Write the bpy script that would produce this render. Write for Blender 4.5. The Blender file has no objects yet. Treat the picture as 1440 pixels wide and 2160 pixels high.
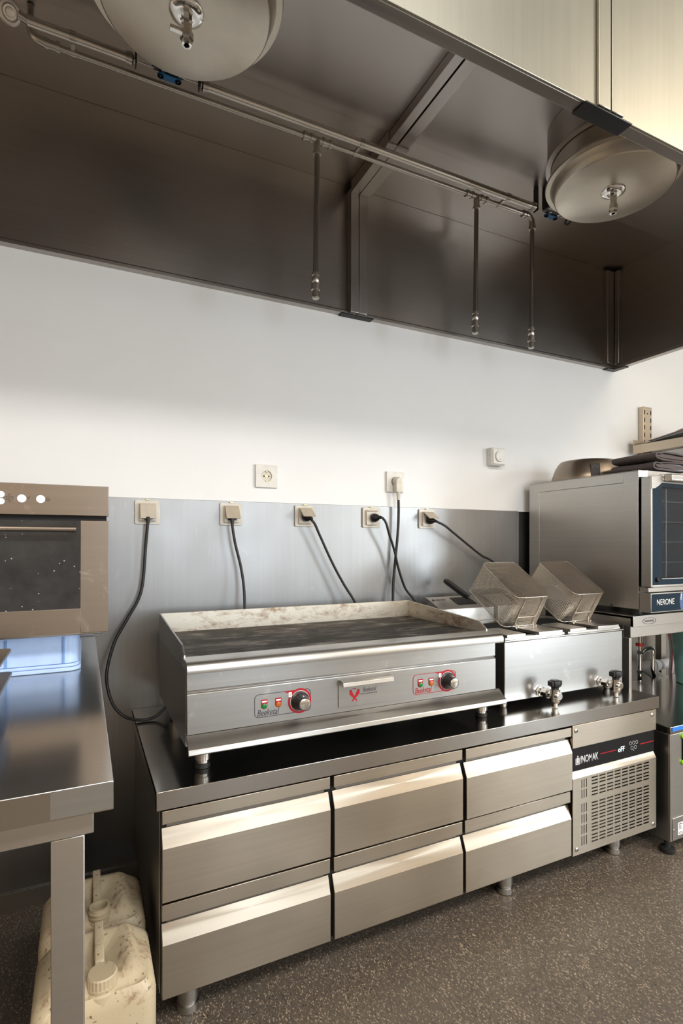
import bpy, bmesh, math, random
from mathutils import Vector, Matrix
random.seed(7)
sc = bpy.context.scene
COL = sc.collection

# ------------------------------------------------------------------ camera
cam_d = bpy.data.cameras.new('camera')
cam = bpy.data.objects.new('camera', cam_d); COL.objects.link(cam)
cam.location = (0, -1.99, 1.163)
cam.rotation_euler = (math.radians(90), 0, -math.atan2(543, 1127))
cam_d.sensor_fit = 'HORIZONTAL'; cam_d.sensor_width = 36.0
cam_d.lens = 36.0 * 1127 / 1440
cam_d.shift_y = 67 / 1440
cam_d.clip_start = 0.02
sc.camera = cam

# ------------------------------------------------------------------ world, lights, exposure
w = bpy.data.worlds.new('world'); sc.world = w; w.use_nodes = True
bg = w.node_tree.nodes['Background']
bg.inputs[0].default_value = (0.75, 0.87, 1.0, 1); bg.inputs[1].default_value = 1.5

def area(name, loc, rot, sx, sy, power, col):
    d = bpy.data.lights.new(name, 'AREA'); d.shape = 'RECTANGLE'; d.size = sx; d.size_y = sy
    d.energy = power; d.color = col
    o = bpy.data.objects.new(name, d); COL.objects.link(o)
    o.location = loc; o.rotation_euler = [math.radians(a) for a in rot]
    return o
ROOM = dict(x0=-2.2, x1=4.3, y0=-4.3, y1=0.0, z1=2.95)
DAY = (0.84, 0.93, 1.0); WARM = (1.0, 0.72, 0.45)
area('daylight_window_a', (1.40, -4.36, 1.50), (90, 0, 0), 1.15, 1.75, 70, DAY)
area('daylight_window_b', (4.36, -3.72, 1.40), (90, 0, 90), .95, 1.95, 240, DAY)
LAMPS = ((-.9, -3.0), (.9, -3.1), (2.9, -2.7))
LAMP_COL = ((1.0, .91, .80), (1.0, .97, .95), (1.0, .84, .66))
for (lx, ly), lc, lp in zip(LAMPS, LAMP_COL, (110, 105, 105)):
    area('lamp_light', (lx, ly, 2.865), (0, 0, 0), 1.1, 0.5, lp, lc)
sc.view_settings.view_transform = 'Standard'; sc.view_settings.look = 'None'
sc.view_settings.gamma = 1.0; sc.view_settings.use_curve_mapping = False
sc.view_settings.exposure = -0.78

# ------------------------------------------------------------------ materials
MATS = {}
def newmat(name):
    m = bpy.data.materials.new(name); m.use_nodes = True
    nt = m.node_tree; p = nt.nodes['Principled BSDF']; MATS[name] = m
    return m, nt, p
def N(nt, typ, **kw):
    n = nt.nodes.new(typ)
    for k, v in kw.items(): setattr(n, k, v)
    return n
def coords(nt, scale=(1, 1, 1), rot=(0, 0, 0)):
    tc = N(nt, 'ShaderNodeTexCoord'); mp = N(nt, 'ShaderNodeMapping')
    mp.inputs['Scale'].default_value = scale; mp.inputs['Rotation'].default_value = rot
    nt.links.new(tc.outputs['Object'], mp.inputs['Vector']); return mp.outputs['Vector']
def noise(nt, vec, scale, detail=4, rough=0.55, dist=0.0):
    n = N(nt, 'ShaderNodeTexNoise'); n.inputs['Scale'].default_value = scale
    n.inputs['Detail'].default_value = detail; n.inputs['Roughness'].default_value = rough
    n.inputs['Distortion'].default_value = dist
    nt.links.new(vec, n.inputs['Vector']); return n.outputs['Fac']
def ramp(nt, fac, stops):
    r = N(nt, 'ShaderNodeValToRGB'); e = r.color_ramp.elements
    while len(e) < len(stops): e.new(0.5)
    for el, (p, c) in zip(e, stops):
        el.position = p; el.color = (*c, 1) if len(c) == 3 else c
    nt.links.new(fac, r.inputs['Fac']); return r.outputs['Color']
def maprange(nt, fac, a, b, lo=0.0, hi=1.0):
    n = N(nt, 'ShaderNodeMapRange'); n.inputs['From Min'].default_value = lo; n.inputs['From Max'].default_value = hi
    n.inputs['To Min'].default_value = a; n.inputs['To Max'].default_value = b
    nt.links.new(fac, n.inputs['Value']); return n.outputs['Result']
def mixc(nt, fac, a, b):
    n = N(nt, 'ShaderNodeMix', data_type='RGBA')
    nt.links.new(fac, n.inputs['Factor'])
    for s, v in (('A', a), ('B', b)):
        i = [x for x in n.inputs if x.name == s and x.type == 'RGBA'][0]
        if isinstance(v, tuple): i.default_value = (*v, 1)
        else: nt.links.new(v, i)
    return [x for x in n.outputs if x.type == 'RGBA'][0]
def bump(nt, p, h, strength, dist=0.002):
    b = N(nt, 'ShaderNodeBump'); b.inputs['Strength'].default_value = strength; b.inputs['Distance'].default_value = dist
    nt.links.new(h, b.inputs['Height']); nt.links.new(b.outputs['Normal'], p.inputs['Normal'])

def plain(name, col, rough=0.5, metal=0.0, coat=0.0, bumpy=0.0, spec=0.5):
    m, nt, p = newmat(name)
    v = coords(nt)
    n = noise(nt, v, 35, 3)
    c = ramp(nt, n, [(0.3, tuple(x * 0.93 for x in col)), (0.7, tuple(min(1, x * 1.05) for x in col))])
    nt.links.new(c, p.inputs['Base Color'])
    p.inputs['Roughness'].default_value = rough; p.inputs['Metallic'].default_value = metal
    p.inputs['Coat Weight'].default_value = coat; p.inputs['Specular IOR Level'].default_value = spec
    if bumpy: bump(nt, p, noise(nt, v, 220, 2), bumpy)
    return m
def steel(name, col=(0.60, 0.585, 0.56), rough=0.27, aniso=0.55, grain=(2, 2, 120), smudge=0.08, dirt=0.0, arot=0.25):
    """brushed stainless steel; the reflections are drawn out across the grain"""
    m, nt, p = newmat(name)
    g = noise(nt, coords(nt, grain), 1.0, 2, 0.5)
    vs = coords(nt)
    s = noise(nt, vs, 3.0, 2, 0.5)
    base = mixc(nt, maprange(nt, g, 0, 1, 0.3, 0.7), tuple(c * 0.97 for c in col), tuple(min(1, c * 1.03) for c in col))
    r = maprange(nt, s, rough - smudge, rough + smudge, 0.2, 0.8)
    if dirt:
        s2 = noise(nt, coords(nt, (1, 1, .6)), 16, 6, 0.7, 0.8)
        d = maprange(nt, s2, 0, dirt, 0.60, 0.76)
        base = mixc(nt, d, base, (0.66, 0.64, 0.60))
        ma = N(nt, 'ShaderNodeMath', operation='MULTIPLY_ADD')
        nt.links.new(d, ma.inputs[0]); ma.inputs[1].default_value = 0.25; nt.links.new(r, ma.inputs[2]); r = ma.outputs[0]
    nt.links.new(base, p.inputs['Base Color']); nt.links.new(r, p.inputs['Roughness'])
    p.inputs['Metallic'].default_value = 1.0
    if aniso:
        p.inputs['Anisotropic'].default_value = aniso; p.inputs['Anisotropic Rotation'].default_value = arot
        t = N(nt, 'ShaderNodeTangent', direction_type='RADIAL', axis='Z')
        nt.links.new(t.outputs[0], p.inputs['Tangent'])
    return m

steel('steel', col=(0.50, 0.485, 0.46), rough=0.315, smudge=0.03)
steel('steel_front', col=(0.40, 0.347, 0.28), rough=0.36, aniso=0.75, smudge=0.07)
steel('steel_top', col=(0.48, 0.46, 0.43), rough=0.18, aniso=0.0, grain=(2, 120, 2), smudge=0.06, dirt=0.08)
steel('steel_splash', col=(0.285, 0.29, 0.295), rough=0.40, aniso=0.3, grain=(80, 80, 2), smudge=0.11, dirt=0.22, arot=0.0)
steel('steel_hood', col=(0.42, 0.39, 0.36), rough=0.33, aniso=0.3, smudge=0.05)
steel('steel_hood_front', col=(0.39, 0.37, 0.305), rough=0.40, aniso=0.6, grain=(80, 80, 2), smudge=0.04)
steel('steel_drum', col=(0.58, 0.53, 0.45), rough=0.40, aniso=0.0, grain=(30, 30, 30), smudge=0.04)
steel('steel_worn', col=(0.37, 0.368, 0.36), rough=0.34, aniso=0.5, smudge=0.05, dirt=0.45)
steel('steel_dark', col=(0.32, 0.31, 0.295), rough=0.34, aniso=0.2, smudge=0.05, dirt=0.06)
steel('steel_brown', col=(0.24, 0.205, 0.172), rough=0.37, aniso=0.3, smudge=0.08, dirt=0.30)
steel('steel_shelf', col=(0.58, 0.49, 0.38), rough=0.38, aniso=0.0, smudge=0.06)
steel('chrome', col=(0.72, 0.70, 0.67), rough=0.12, aniso=0.0, smudge=0.03)
steel('pipe_metal', col=(0.50, 0.47, 0.43), rough=0.32, aniso=0.0, smudge=0.03)
steel('pipe_dark', col=(0.33, 0.30, 0.27), rough=0.32, aniso=0.0, smudge=0.03)
steel('conduit', col=(0.64, 0.60, 0.55), rough=0.32, aniso=0.0, smudge=0.04)
steel('wire', col=(0.74, 0.68, 0.60), rough=0.32, aniso=0.0, smudge=0.03)
steel('brass', col=(0.62, 0.47, 0.22), rough=0.34, aniso=0.0, smudge=0.04)
steel('pan_iron', col=(0.34, 0.28, 0.22), rough=0.38, aniso=0.0, smudge=0.09)
plain('black_plastic', (0.012, 0.012, 0.013), 0.35)
plain('black_rubber', (0.013, 0.013, 0.013), 0.5)
plain('black_gap', (0.006, 0.006, 0.006), 0.8)
plain('panel_black', (0.010, 0.010, 0.011), 0.30, spec=0.2)
plain('dial_blue', (0.035, 0.08, 0.19), 0.4)
plain('pan_bracket', (0.02, 0.016, 0.013), 0.55)
plain('cream_plastic', (0.58, 0.545, 0.475), 0.35)
plain('flap_plastic', (0.43, 0.37, 0.29), 0.4)
plain('white_plastic', (0.68, 0.665, 0.62), 0.3)
plain('white_print', (0.85, 0.85, 0.85), 0.5)
plain('grey_print', (0.55, 0.56, 0.58), 0.5)
plain('dark_print', (0.03, 0.028, 0.04), 0.5)
plain('red_print', (0.36, 0.006, 0.016), 0.45, spec=0.3)
plain('red_plastic', (0.45, 0.02, 0.02), 0.4)
plain('green_lens', (0.005, 0.16, 0.035), 0.2)
plain('orange_lens', (0.40, 0.10, 0.008), 0.3)
plain('lid_orange', (0.52, 0.10, 0.02), 0.35)
plain('blue_clip', (0.01, 0.12, 0.30), 0.4)
plain('blue_tape', (0.02, 0.17, 0.62), 0.5)
plain('lime_plastic', (0.42, 0.85, 0.03), 0.4)
plain('crate_blue', (0.44, 0.60, 0.92), 0.35)
plain('crate_line', (0.16, 0.33, 0.68), 0.4)
plain('bucket_green', (0.16, 0.36, 0.34), 0.35)
plain('towel_brown', (0.080, 0.064, 0.062), 0.95, bumpy=0.6)
plain('towel_grey', (0.30, 0.32, 0.36), 0.9, bumpy=0.4)
plain('paper_grey', (0.42, 0.40, 0.36), 0.5)
plain('glass_blue', (0.006, 0.019, 0.034), 0.18, spec=0.12)
plain('pvc', (0.75, 0.75, 0.77), 0.3)
plain('hose_clear', (0.72, 0.70, 0.74), 0.3)
plain('lamp_white', (0.8, 0.78, 0.72), 0.4)
plain('towel_white', (0.72, 0.70, 0.66), 0.9, bumpy=0.4)
plain('ceiling_paint', (0.78, 0.77, 0.74), 0.9)

def mk_wall():
    m, nt, p = newmat('wall_paint'); v = coords(nt)
    n = noise(nt, v, 2.2, 5)
    c = ramp(nt, n, [(0.3, (0.755, 0.765, 0.765)), (0.7, (0.79, 0.80, 0.805))])
    # a few scuffs
    sc_ = noise(nt, coords(nt, (9, 9, 4)), 1.6, 6, 0.75)
    c = mixc(nt, maprange(nt, sc_, 0, 0.5, 0.76, 0.82), c, (0.45, 0.40, 0.34))
    nt.links.new(c, p.inputs['Base Color']); p.inputs['Roughness'].default_value = 0.55
    bump(nt, p, noise(nt, v, 90, 3), 0.06, 0.002)
mk_wall()
plain('wall_tan', (0.50, 0.41, 0.31), 0.8)
def mk_floor():
    m, nt, p = newmat('floor_vinyl'); v = coords(nt)
    vor = N(nt, 'ShaderNodeTexVoronoi'); vor.inputs['Scale'].default_value = 280
    nt.links.new(coords(nt, (1.6, 0.8, 1), (0, 0, 0.6)), vor.inputs['Vector'])
    sep = N(nt, 'ShaderNodeSeparateColor'); nt.links.new(vor.outputs['Color'], sep.inputs['Color'])
    c = ramp(nt, sep.outputs[0], [(0.0, (0.020, 0.017, 0.014)), (0.06, (0.068, 0.055, 0.043)), (0.55, (0.098, 0.080, 0.062)), (0.88, (0.13, 0.103, 0.077)), (0.95, (0.36, 0.29, 0.21))])
    big = noise(nt, v, 3.0, 5)
    c2 = mixc(nt, maprange(nt, big, 0.0, 0.35, 0.4, 0.7), c, (0.07, 0.06, 0.05))
    nt.links.new(c2, p.inputs['Base Color'])
    nt.links.new(maprange(nt, noise(nt, v, 6, 4), 0.38, 0.62, 0.3, 0.7), p.inputs['Roughness'])
    bump(nt, p, noise(nt, v, 300, 2), 0.12, 0.001)
mk_floor()
def mk_griddle():
    m, nt, p = newmat('griddle_plate')
    st = noise(nt, coords(nt, (5, 22, 10), (0, 0, 0.12)), 1.0, 7, 0.72, 0.8)
    bl = noise(nt, coords(nt), 7, 6, 0.65, 0.5)
    a = maprange(nt, st, 0, 1, 0.45, 0.62); b = maprange(nt, bl, 0, 1, 0.40, 0.66)
    mu = N(nt, 'ShaderNodeMath', operation='MULTIPLY'); nt.links.new(a, mu.inputs[0]); nt.links.new(b, mu.inputs[1])
    c = mixc(nt, mu.outputs[0], (0.010, 0.0075, 0.006), (0.20, 0.17, 0.135))
    nt.links.new(c, p.inputs['Base Color'])
    nt.links.new(maprange(nt, mu.outputs[0], 0.62, 0.34), p.inputs['Roughness'])
    nt.links.new(maprange(nt, mu.outputs[0], 0.0, 0.9), p.inputs['Metallic']); p.inputs['Specular IOR Level'].default_value = 0.25
    bump(nt, p, bl, 0.15, 0.002)
mk_griddle()
def mk_guard():
    m, nt, p = newmat('guard_stained')
    n1 = noise(nt, coords(nt, (1, 1, 2.2)), 9, 8, 0.75, 0.3)
    n2 = noise(nt, coords(nt), 45, 5, 0.7)
    c = mixc(nt, maprange(nt, n1, 0, 0.85, 0.50, 0.66), (0.62, 0.58, 0.50), (0.20, 0.10, 0.045))
    c = mixc(nt, maprange(nt, n2, 0, 0.7, 0.60, 0.75), c, (0.09, 0.05, 0.03))
    nt.links.new(c, p.inputs['Base Color'])
    p.inputs['Metallic'].default_value = 0.85; nt.links.new(maprange(nt, n1, 0.30, 0.55, 0.3, 0.7), p.inputs['Roughness'])
mk_guard()
def mk_jerry():
    m, nt, p = newmat('jerry_plastic')
    n1 = noise(nt, coords(nt), 10, 8, 0.72, 0.4); n2 = noise(nt, coords(nt), 90, 3, 0.6)
    n3 = noise(nt, coords(nt), 4, 4)
    c = ramp(nt, n3, [(0.3, (0.43, 0.35, 0.23)), (0.7, (0.52, 0.44, 0.30))])
    c = mixc(nt, maprange(nt, n1, 0, 0.9, 0.545, 0.66), c, (0.15, 0.055, 0.015))
    c = mixc(nt, maprange(nt, n2, 0, 0.8, 0.64, 0.69), c, (0.06, 0.03, 0.015))
    nt.links.new(c, p.inputs['Base Color']); p.inputs['Roughness'].default_value = 0.42
    p.inputs['Subsurface Weight'].default_value = 0.0
mk_jerry()
def mk_glass():
    m, nt, p = newmat('oven_glass')
    v = N(nt, 'ShaderNodeTexVoronoi', feature='DISTANCE_TO_EDGE'); v.inputs['Scale'].default_value = 60
    n = noise(nt, coords(nt), 9, 6, 0.7)
    c = ramp(nt, n, [(0.35, (0.010, 0.013, 0.017)), (0.75, (0.035, 0.038, 0.042))])
    vs = N(nt, 'ShaderNodeTexVoronoi'); vs.inputs['Scale'].default_value = 95; vs.inputs['Randomness'].default_value = 1.0
    nt.links.new(coords(nt, (1, 0.05, 1)), vs.inputs['Vector'])
    dots = maprange(nt, vs.outputs['Distance'], 1, 0, 0.10, 0.16)
    pick = N(nt, 'ShaderNodeSeparateColor'); nt.links.new(vs.outputs['Color'], pick.inputs['Color'])
    pk = maprange(nt, pick.outputs[0], 0, 1, 0.80, 0.84)
    mu = N(nt, 'ShaderNodeMath', operation='MULTIPLY'); nt.links.new(dots, mu.inputs[0]); nt.links.new(pk, mu.inputs[1])
    c = mixc(nt, mu.outputs[0], c, (0.42, 0.42, 0.42))
    nt.links.new(c, p.inputs['Base Color'])
    nt.links.new(maprange(nt, n, 0.05, 0.16, 0.35, 0.7), p.inputs['Roughness'])
    p.inputs['Coat Weight'].default_value = 0.2
mk_glass()
def mk_clear():
    m, nt, p = newmat('clear_glass')
    p.inputs['Base Color'].default_value = (0.55, 0.62, 0.70, 1); p.inputs['Roughness'].default_value = 0.03
    p.inputs['Transmission Weight'].default_value = 1.0; p.inputs['IOR'].default_value = 1.18
mk_clear()
def mk_emit(name, col, s):
    m, nt, p = newmat(name)
    p.inputs['Base Color'].default_value = (*col, 1)
    p.inputs['Emission Color'].default_value = (*col, 1); p.inputs['Emission Strength'].default_value = s
mk_emit('led_white', (0.75, 0.92, 1.0), 2.5)
mk_emit('led_button', (0.85, 0.92, 1.0), 0.9)

# ------------------------------------------------------------------ geometry helpers
def catmull(pts, n=8):
    pts = [Vector(p) for p in pts]; out = []
    P = [2 * pts[0] - pts[1]] + pts + [2 * pts[-1] - pts[-2]]
    for i in range(1, len(P) - 2):
        a, b, c, d = P[i - 1], P[i], P[i + 1], P[i + 2]
        for k in range(n):
            t = k / n
            out.append(0.5 * ((2 * b) + (c - a) * t + (2 * a - 5 * b + 4 * c - d) * t * t + (3 * b - a - 3 * c + d) * t ** 3))
    out.append(pts[-1]); return out

class B:
    def __init__(s): s.bm = bmesh.new()
    def poly(s, vs, fs):
        v = [s.bm.verts.new(p) for p in vs]
        for f in fs:
            try: s.bm.faces.new([v[i] for i in f])
            except ValueError: pass
        return v
    def box(s, x0, x1, y0, y1, z0, z1):
        vs = [(x, y, z) for x in (x0, x1) for y in (y0, y1) for z in (z0, z1)]
        s.poly(vs, [(0, 1, 3, 2), (4, 6, 7, 5), (0, 4, 5, 1), (2, 3, 7, 6), (0, 2, 6, 4), (1, 5, 7, 3)]); return s
    def prism(s, pts, axis, a, b):
        def q(p, t):
            return {'X': (t, p[0], p[1]), 'Y': (p[0], t, p[1]), 'Z': (p[0], p[1], t)}[axis]
        n = len(pts); vs = [q(p, a) for p in pts] + [q(p, b) for p in pts]
        s.poly(vs, [tuple(range(n))[::-1], tuple(range(n, 2 * n))] + [(i, (i + 1) % n, n + (i + 1) % n, n + i) for i in range(n)])
        return s
    def ring(s, c, u, v, r, n):
        return [s.bm.verts.new(c + (u * math.cos(2 * math.pi * i / n) + v * math.sin(2 * math.pi * i / n)) * r) for i in range(n)]
    def sweep(s, pts, rad, n=8, closed=False, caps=True):
        pts = [Vector(p) for p in pts]; m = len(pts)
        rad = rad if isinstance(rad, (list, tuple)) else [rad] * m
        T = []
        for i in range(m):
            a = pts[(i - 1) % m] if (closed or i > 0) else pts[i]
            b = pts[(i + 1) % m] if (closed or i < m - 1) else pts[i]
            t = (b - a); T.append(t.normalized() if t.length > 1e-9 else Vector((0, 0, 1)))
        u = T[0].orthogonal().normalized(); rings = []
        for i in range(m):
            u = (u - T[i] * u.dot(T[i]))
            u = u.normalized() if u.length > 1e-6 else T[i].orthogonal().normalized()
            rings.append(s.ring(pts[i], u, T[i].cross(u), rad[i], n))
        for i in range(m if closed else m - 1):
            A, Bq = rings[i], rings[(i + 1) % m]
            for k in range(n):
                s.bm.faces.new((A[k], A[(k + 1) % n], Bq[(k + 1) % n], Bq[k]))
        if caps and not closed:
            s.bm.faces.new(rings[0][::-1]); s.bm.faces.new(rings[-1])
        return s
    def cyl(s, a, b, r, r2=None, n=20):
        return s.sweep([a, b], [r, r if r2 is None else r2], n)
    def lathe(s, prof, c, axis=(0, 0, 1), n=32, close=True):
        ax = Vector(axis).normalized(); u = ax.orthogonal().normalized(); v = ax.cross(u); c = Vector(c)
        rings = [s.ring(c + ax * h, u, v, max(r, 1e-5), n) for r, h in prof]
        for A, Bq in zip(rings, rings[1:]):
            for k in range(n): s.bm.faces.new((A[k], A[(k + 1) % n], Bq[(k + 1) % n], Bq[k]))
        if close:
            s.bm.faces.new(rings[0][::-1]); s.bm.faces.new(rings[-1])
        return s
    def build(s, name, mat, parent=None, bevel=0.0, seg=2, smooth=35, tf=None, kind=None):
        bm = s.bm
        if tf is not None: bmesh.ops.transform(bm, matrix=tf, verts=bm.verts)
        if bevel:
            bmesh.ops.remove_doubles(bm, verts=bm.verts, dist=1e-6)
            bmesh.ops.recalc_face_normals(bm, faces=bm.faces)
            ed = [e for e in bm.edges if len(e.link_faces) == 2 and e.calc_face_angle(0) > math.radians(25)]
            rb = bmesh.ops.bevel(bm, geom=ed, offset=bevel, segments=seg, profile=0.5, affect='EDGES', clamp_overlap=True)
            if smooth == 35:
                for f in bm.faces: f.smooth = False
                for f in rb['faces']: f.smooth = True
                smooth = 0
        bmesh.ops.recalc_face_normals(bm, faces=bm.faces)
        me = bpy.data.meshes.new(name); bm.to_mesh(me); bm.free()
        return link(name, me, mat, parent, smooth, kind)
ORG = {}
def root_org(o):
    while o.parent: o = o.parent
    return ORG.get(o.name, Vector((0, 0, 0)))
def link(name, me, mat, parent=None, smooth=35, kind=None):
    if parent is not None:
        me.transform(Matrix.Translation(-root_org(parent)))
    if smooth:
        me.polygons.foreach_set('use_smooth', [True] * len(me.polygons))
        me.set_sharp_from_angle(angle=math.radians(smooth))
    me.materials.append(MATS[mat] if isinstance(mat, str) else mat)
    o = bpy.data.objects.new(name, me); COL.objects.link(o)
    if parent is not None: o.parent = parent
    if kind: o['kind'] = kind
    return o
def thing(name, label, cat, loc, group=None):
    o = bpy.data.objects.new(name, None); COL.objects.link(o); o.location = loc
    o.empty_display_size = 0.05
    o['label'] = label; o['category'] = cat
    if group: o['group'] = group
    ORG[o.name] = Vector(loc); return o
def tag(o, label, cat, group=None):
    o['label'] = label; o['category'] = cat
    if group: o['group'] = group
    return o
def struct(o): o['kind'] = 'structure'; return o
def text(name, s, mat, parent, loc, width, height=None, shear=0.0, normal='-Y', ext=0.0004, bold=0.0):
    """flat lettering, lower-left corner at loc, scaled to width x height"""
    cu = bpy.data.curves.new(name, 'FONT'); cu.body = s; cu.size = 1; cu.shear = shear; cu.offset = bold; cu.resolution_u = 4
    cu.extrude = 0.0
    to = bpy.data.objects.new(name + '_tmp', cu); COL.objects.link(to)
    bpy.context.view_layer.update()
    me = bpy.data.meshes.new_from_object(to.evaluated_get(bpy.context.evaluated_depsgraph_get()))
    bpy.data.objects.remove(to); bpy.data.curves.remove(cu)
    xs = [v.co.x for v in me.vertices]; ys = [v.co.y for v in me.vertices]
    sx = width / (max(xs) - min(xs)); sy = sx if height is None else height / (max(ys) - min(ys))
    bm = bmesh.new(); bm.from_mesh(me); bpy.data.meshes.remove(me)
    for v in bm.verts:
        a, b = (v.co.x - min(xs)) * sx, (v.co.y - min(ys)) * sy
        if normal == '-Y': v.co = (loc[0] + a, loc[1], loc[2] + b)
        else: v.co = Vector(loc) + Vector(normal[0]) * a + Vector(normal[1]) * b
    r = bmesh.ops.extrude_face_region(bm, geom=bm.faces[:])
    off = Vector((0, -ext, 0)) if normal == '-Y' else Vector(normal[0]).cross(Vector(normal[1])) * ext
    for v in [g for g in r['geom'] if isinstance(g, bmesh.types.BMVert)]: v.co += off
    bmesh.ops.recalc_face_normals(bm, faces=bm.faces)
    me = bpy.data.meshes.new(name); bm.to_mesh(me); bm.free()
    return link(name, me, mat, parent, 0)
def rrect(x0, x1, z0, z1, r, n=5):
    out = []
    for cx, cz, a0 in ((x1 - r, z1 - r, 0), (x0 + r, z1 - r, 90), (x0 + r, z0 + r, 180), (x1 - r, z0 + r, 270)):
        for i in range(n + 1):
            a = math.radians(a0 + 90 * i / n); out.append((cx + r * math.cos(a), cz + r * math.sin(a)))
    return out

# ================================================================== ROOM
R = ROOM
struct(B().box(R['x0'] - .1, R['x1'] + .1, R['y0'] - .1, .1, -.08, 0).build('floor', 'floor_vinyl'))
struct(B().box(R['x0'] - .1, R['x1'] + .1, 0, .1, 0, R['z1']).build('wall_back', 'wall_paint'))
struct(B().box(R['x0'] - .1, R['x0'], R['y0'], 0, 0, R['z1']).build('wall_left', 'wall_tan'))
struct(B().box(R['x0'] - .1, R['x1'] + .1, R['y0'] - .1, .1, R['z1'], R['z1'] + .1).build('ceiling', 'ceiling_paint'))
y0, y1 = R['y0'] - .1, R['y0']
def wall_with_opening(name, mat, a0, a1, oa, ob, oz0, oz1, put):
    b = B()
    for u0, u1, z0, z1 in ((a0, a1, 0, oz0), (a0, a1, oz1, R['z1']), (a0, oa, oz0, oz1), (ob, a1, oz0, oz1)):
        b.box(*put(u0, u1), z0, z1)
    struct(b.build(name, mat))
def window(name, oa, ob, oz0, oz1, put):
    wn = thing(name, 'x', 'x', (0, 0, 0)); del wn['label'], wn['category']; struct(wn)
    for u0, u1, z0, z1 in ((oa, oa + .05, oz0, oz1), (ob - .05, ob, oz0, oz1), (oa + .05, ob - .05, oz0, oz0 + .05), (oa + .05, ob - .05, oz1 - .05, oz1), ((oa + ob) / 2 - .025, (oa + ob) / 2 + .025, oz0 + .05, oz1 - .05)):
        B().box(*put(u0, u1), z0, z1).build('window_frame', 'white_plastic', wn)
wall_with_opening('wall_front', 'wall_tan', R['x0'], R['x1'], .80, 2.00, .60, 2.40, lambda a, b: (a, b, y0, y1))
window('window_1', .80, 2.00, .60, 2.40, lambda a, b: (a, b, y0 + .03, y1 - .03))
wall_with_opening('wall_right', 'wall_paint', R['y0'], 0, -4.22, -3.22, .40, 2.40, lambda a, b: (R['x1'], R['x1'] + .1, a, b))
window('window_2', -4.22, -3.22, .40, 2.40, lambda a, b: (R['x1'] + .03, R['x1'] + .07, a, b))
struct(B().box(R['x0'], R['x1'], -.012, 0, 0, .055).build('baseboard_back', 'steel_dark'))
for (lx, ly), l in zip(LAMPS, ('near the worktable', 'in the middle of the room', 'near the combi oven')):
    t = thing('ceiling_lamp', 'flat warm ceiling lamp ' + l, 'lamp', (lx, ly, 2.95), 'warm ceiling lamps')
    B().box(lx - .6, lx + .6, ly - .30, ly + .30, 2.90, 2.95).build('housing', 'lamp_white', t, .008)
    for sx in (-.6, .56):
        B().box(lx + sx, lx + sx + .04, ly - .30, ly + .30, 2.870, 2.90).build('end_cap', 'lamp_white', t, .003)

# steel backsplash
tag(B().box(-1.9, 1.914, -.006, 0, .055, 1.323).build('backsplash_panel', 'steel_splash', None, .0012), 'long brushed steel backsplash sheet with the row of flap sockets', 'wall panel', 'steel backsplash sheets')
tag(B().box(1.917, 4.2, -.005, 0, .055, 1.321).build('backsplash_panel', 'steel_dark', None, .0012), 'dark steel backsplash sheet behind the combi oven', 'wall panel', 'steel backsplash sheets')

# ================================================================== EXTRACTOR HOOD
HX0, HX1, HZ, HT = -1.3, 2.60, 2.106, 2.641
hood = thing('extractor_hood', 'large stainless steel extractor hood hanging over the whole cooking line', 'extractor hood', (1.0, -.6, HZ))
S = 'steel_hood'
B().box(HX0, 1.013, -.012, -.001, HZ + .02, HT).build('back_panel', S, hood, .001)
B().box(1.017, HX1, -.012, -.001, HZ + .02, HT).build('back_panel', S, hood, .001)
B().box(HX0, 1.013, -.36, -.001, HT, HT + .012).build('rear_ceiling_panel', S, hood, .001)
B().box(1.017, HX1, -.36, -.001, HT, HT + .012).build('rear_ceiling_panel', S, hood, .001)
B().box(HX0, 1.013, -1.18, -.341, HT - .006, HT - .001).build('ceiling_panel', S, hood, .0008)
B().box(1.017, HX1, -1.18, -.341, HT - .006, HT - .001).build('ceiling_panel', S, hood, .0008)
for xa, xb in ((HX0, 1.013), (1.017, HX1)):
    B().prism([(-.001, HZ), (-.030, HZ), (-.030, HZ + .010), (-.027, HZ + .010), (-.027, HZ + .003), (-.013, HZ + .022), (-.001, HZ + .022)], 'X', xa, xb).build('wall_rim', S, hood)
    B().box(xa, xb, -1.190, -1.184, HZ, 2.78).build('front_panel', 'steel_hood_front', hood, .001)
    B().box(xa, xb, -1.184, -1.157, HZ, HZ + .022).build('front_rim', 'steel_hood', hood, .0015)
    # inner skin of the front
    B().box(xa, xb, -1.183, -1.179, HZ + .022, HT).build('front_inner_skin', S, hood)
B().box(HX1, HX1 + .012, -1.19, -.001, HZ + .02, 2.78).build('end_panel', S, hood, .001)
B().box(HX1 - .022, HX1 + .012, -1.184, -.031, HZ, HZ + .022).build('end_rim', S, hood, .0015)
B().box(HX0 - .012, HX0, -1.19, -.001, HZ, 2.78).build('end_panel', S, hood, .001)
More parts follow.
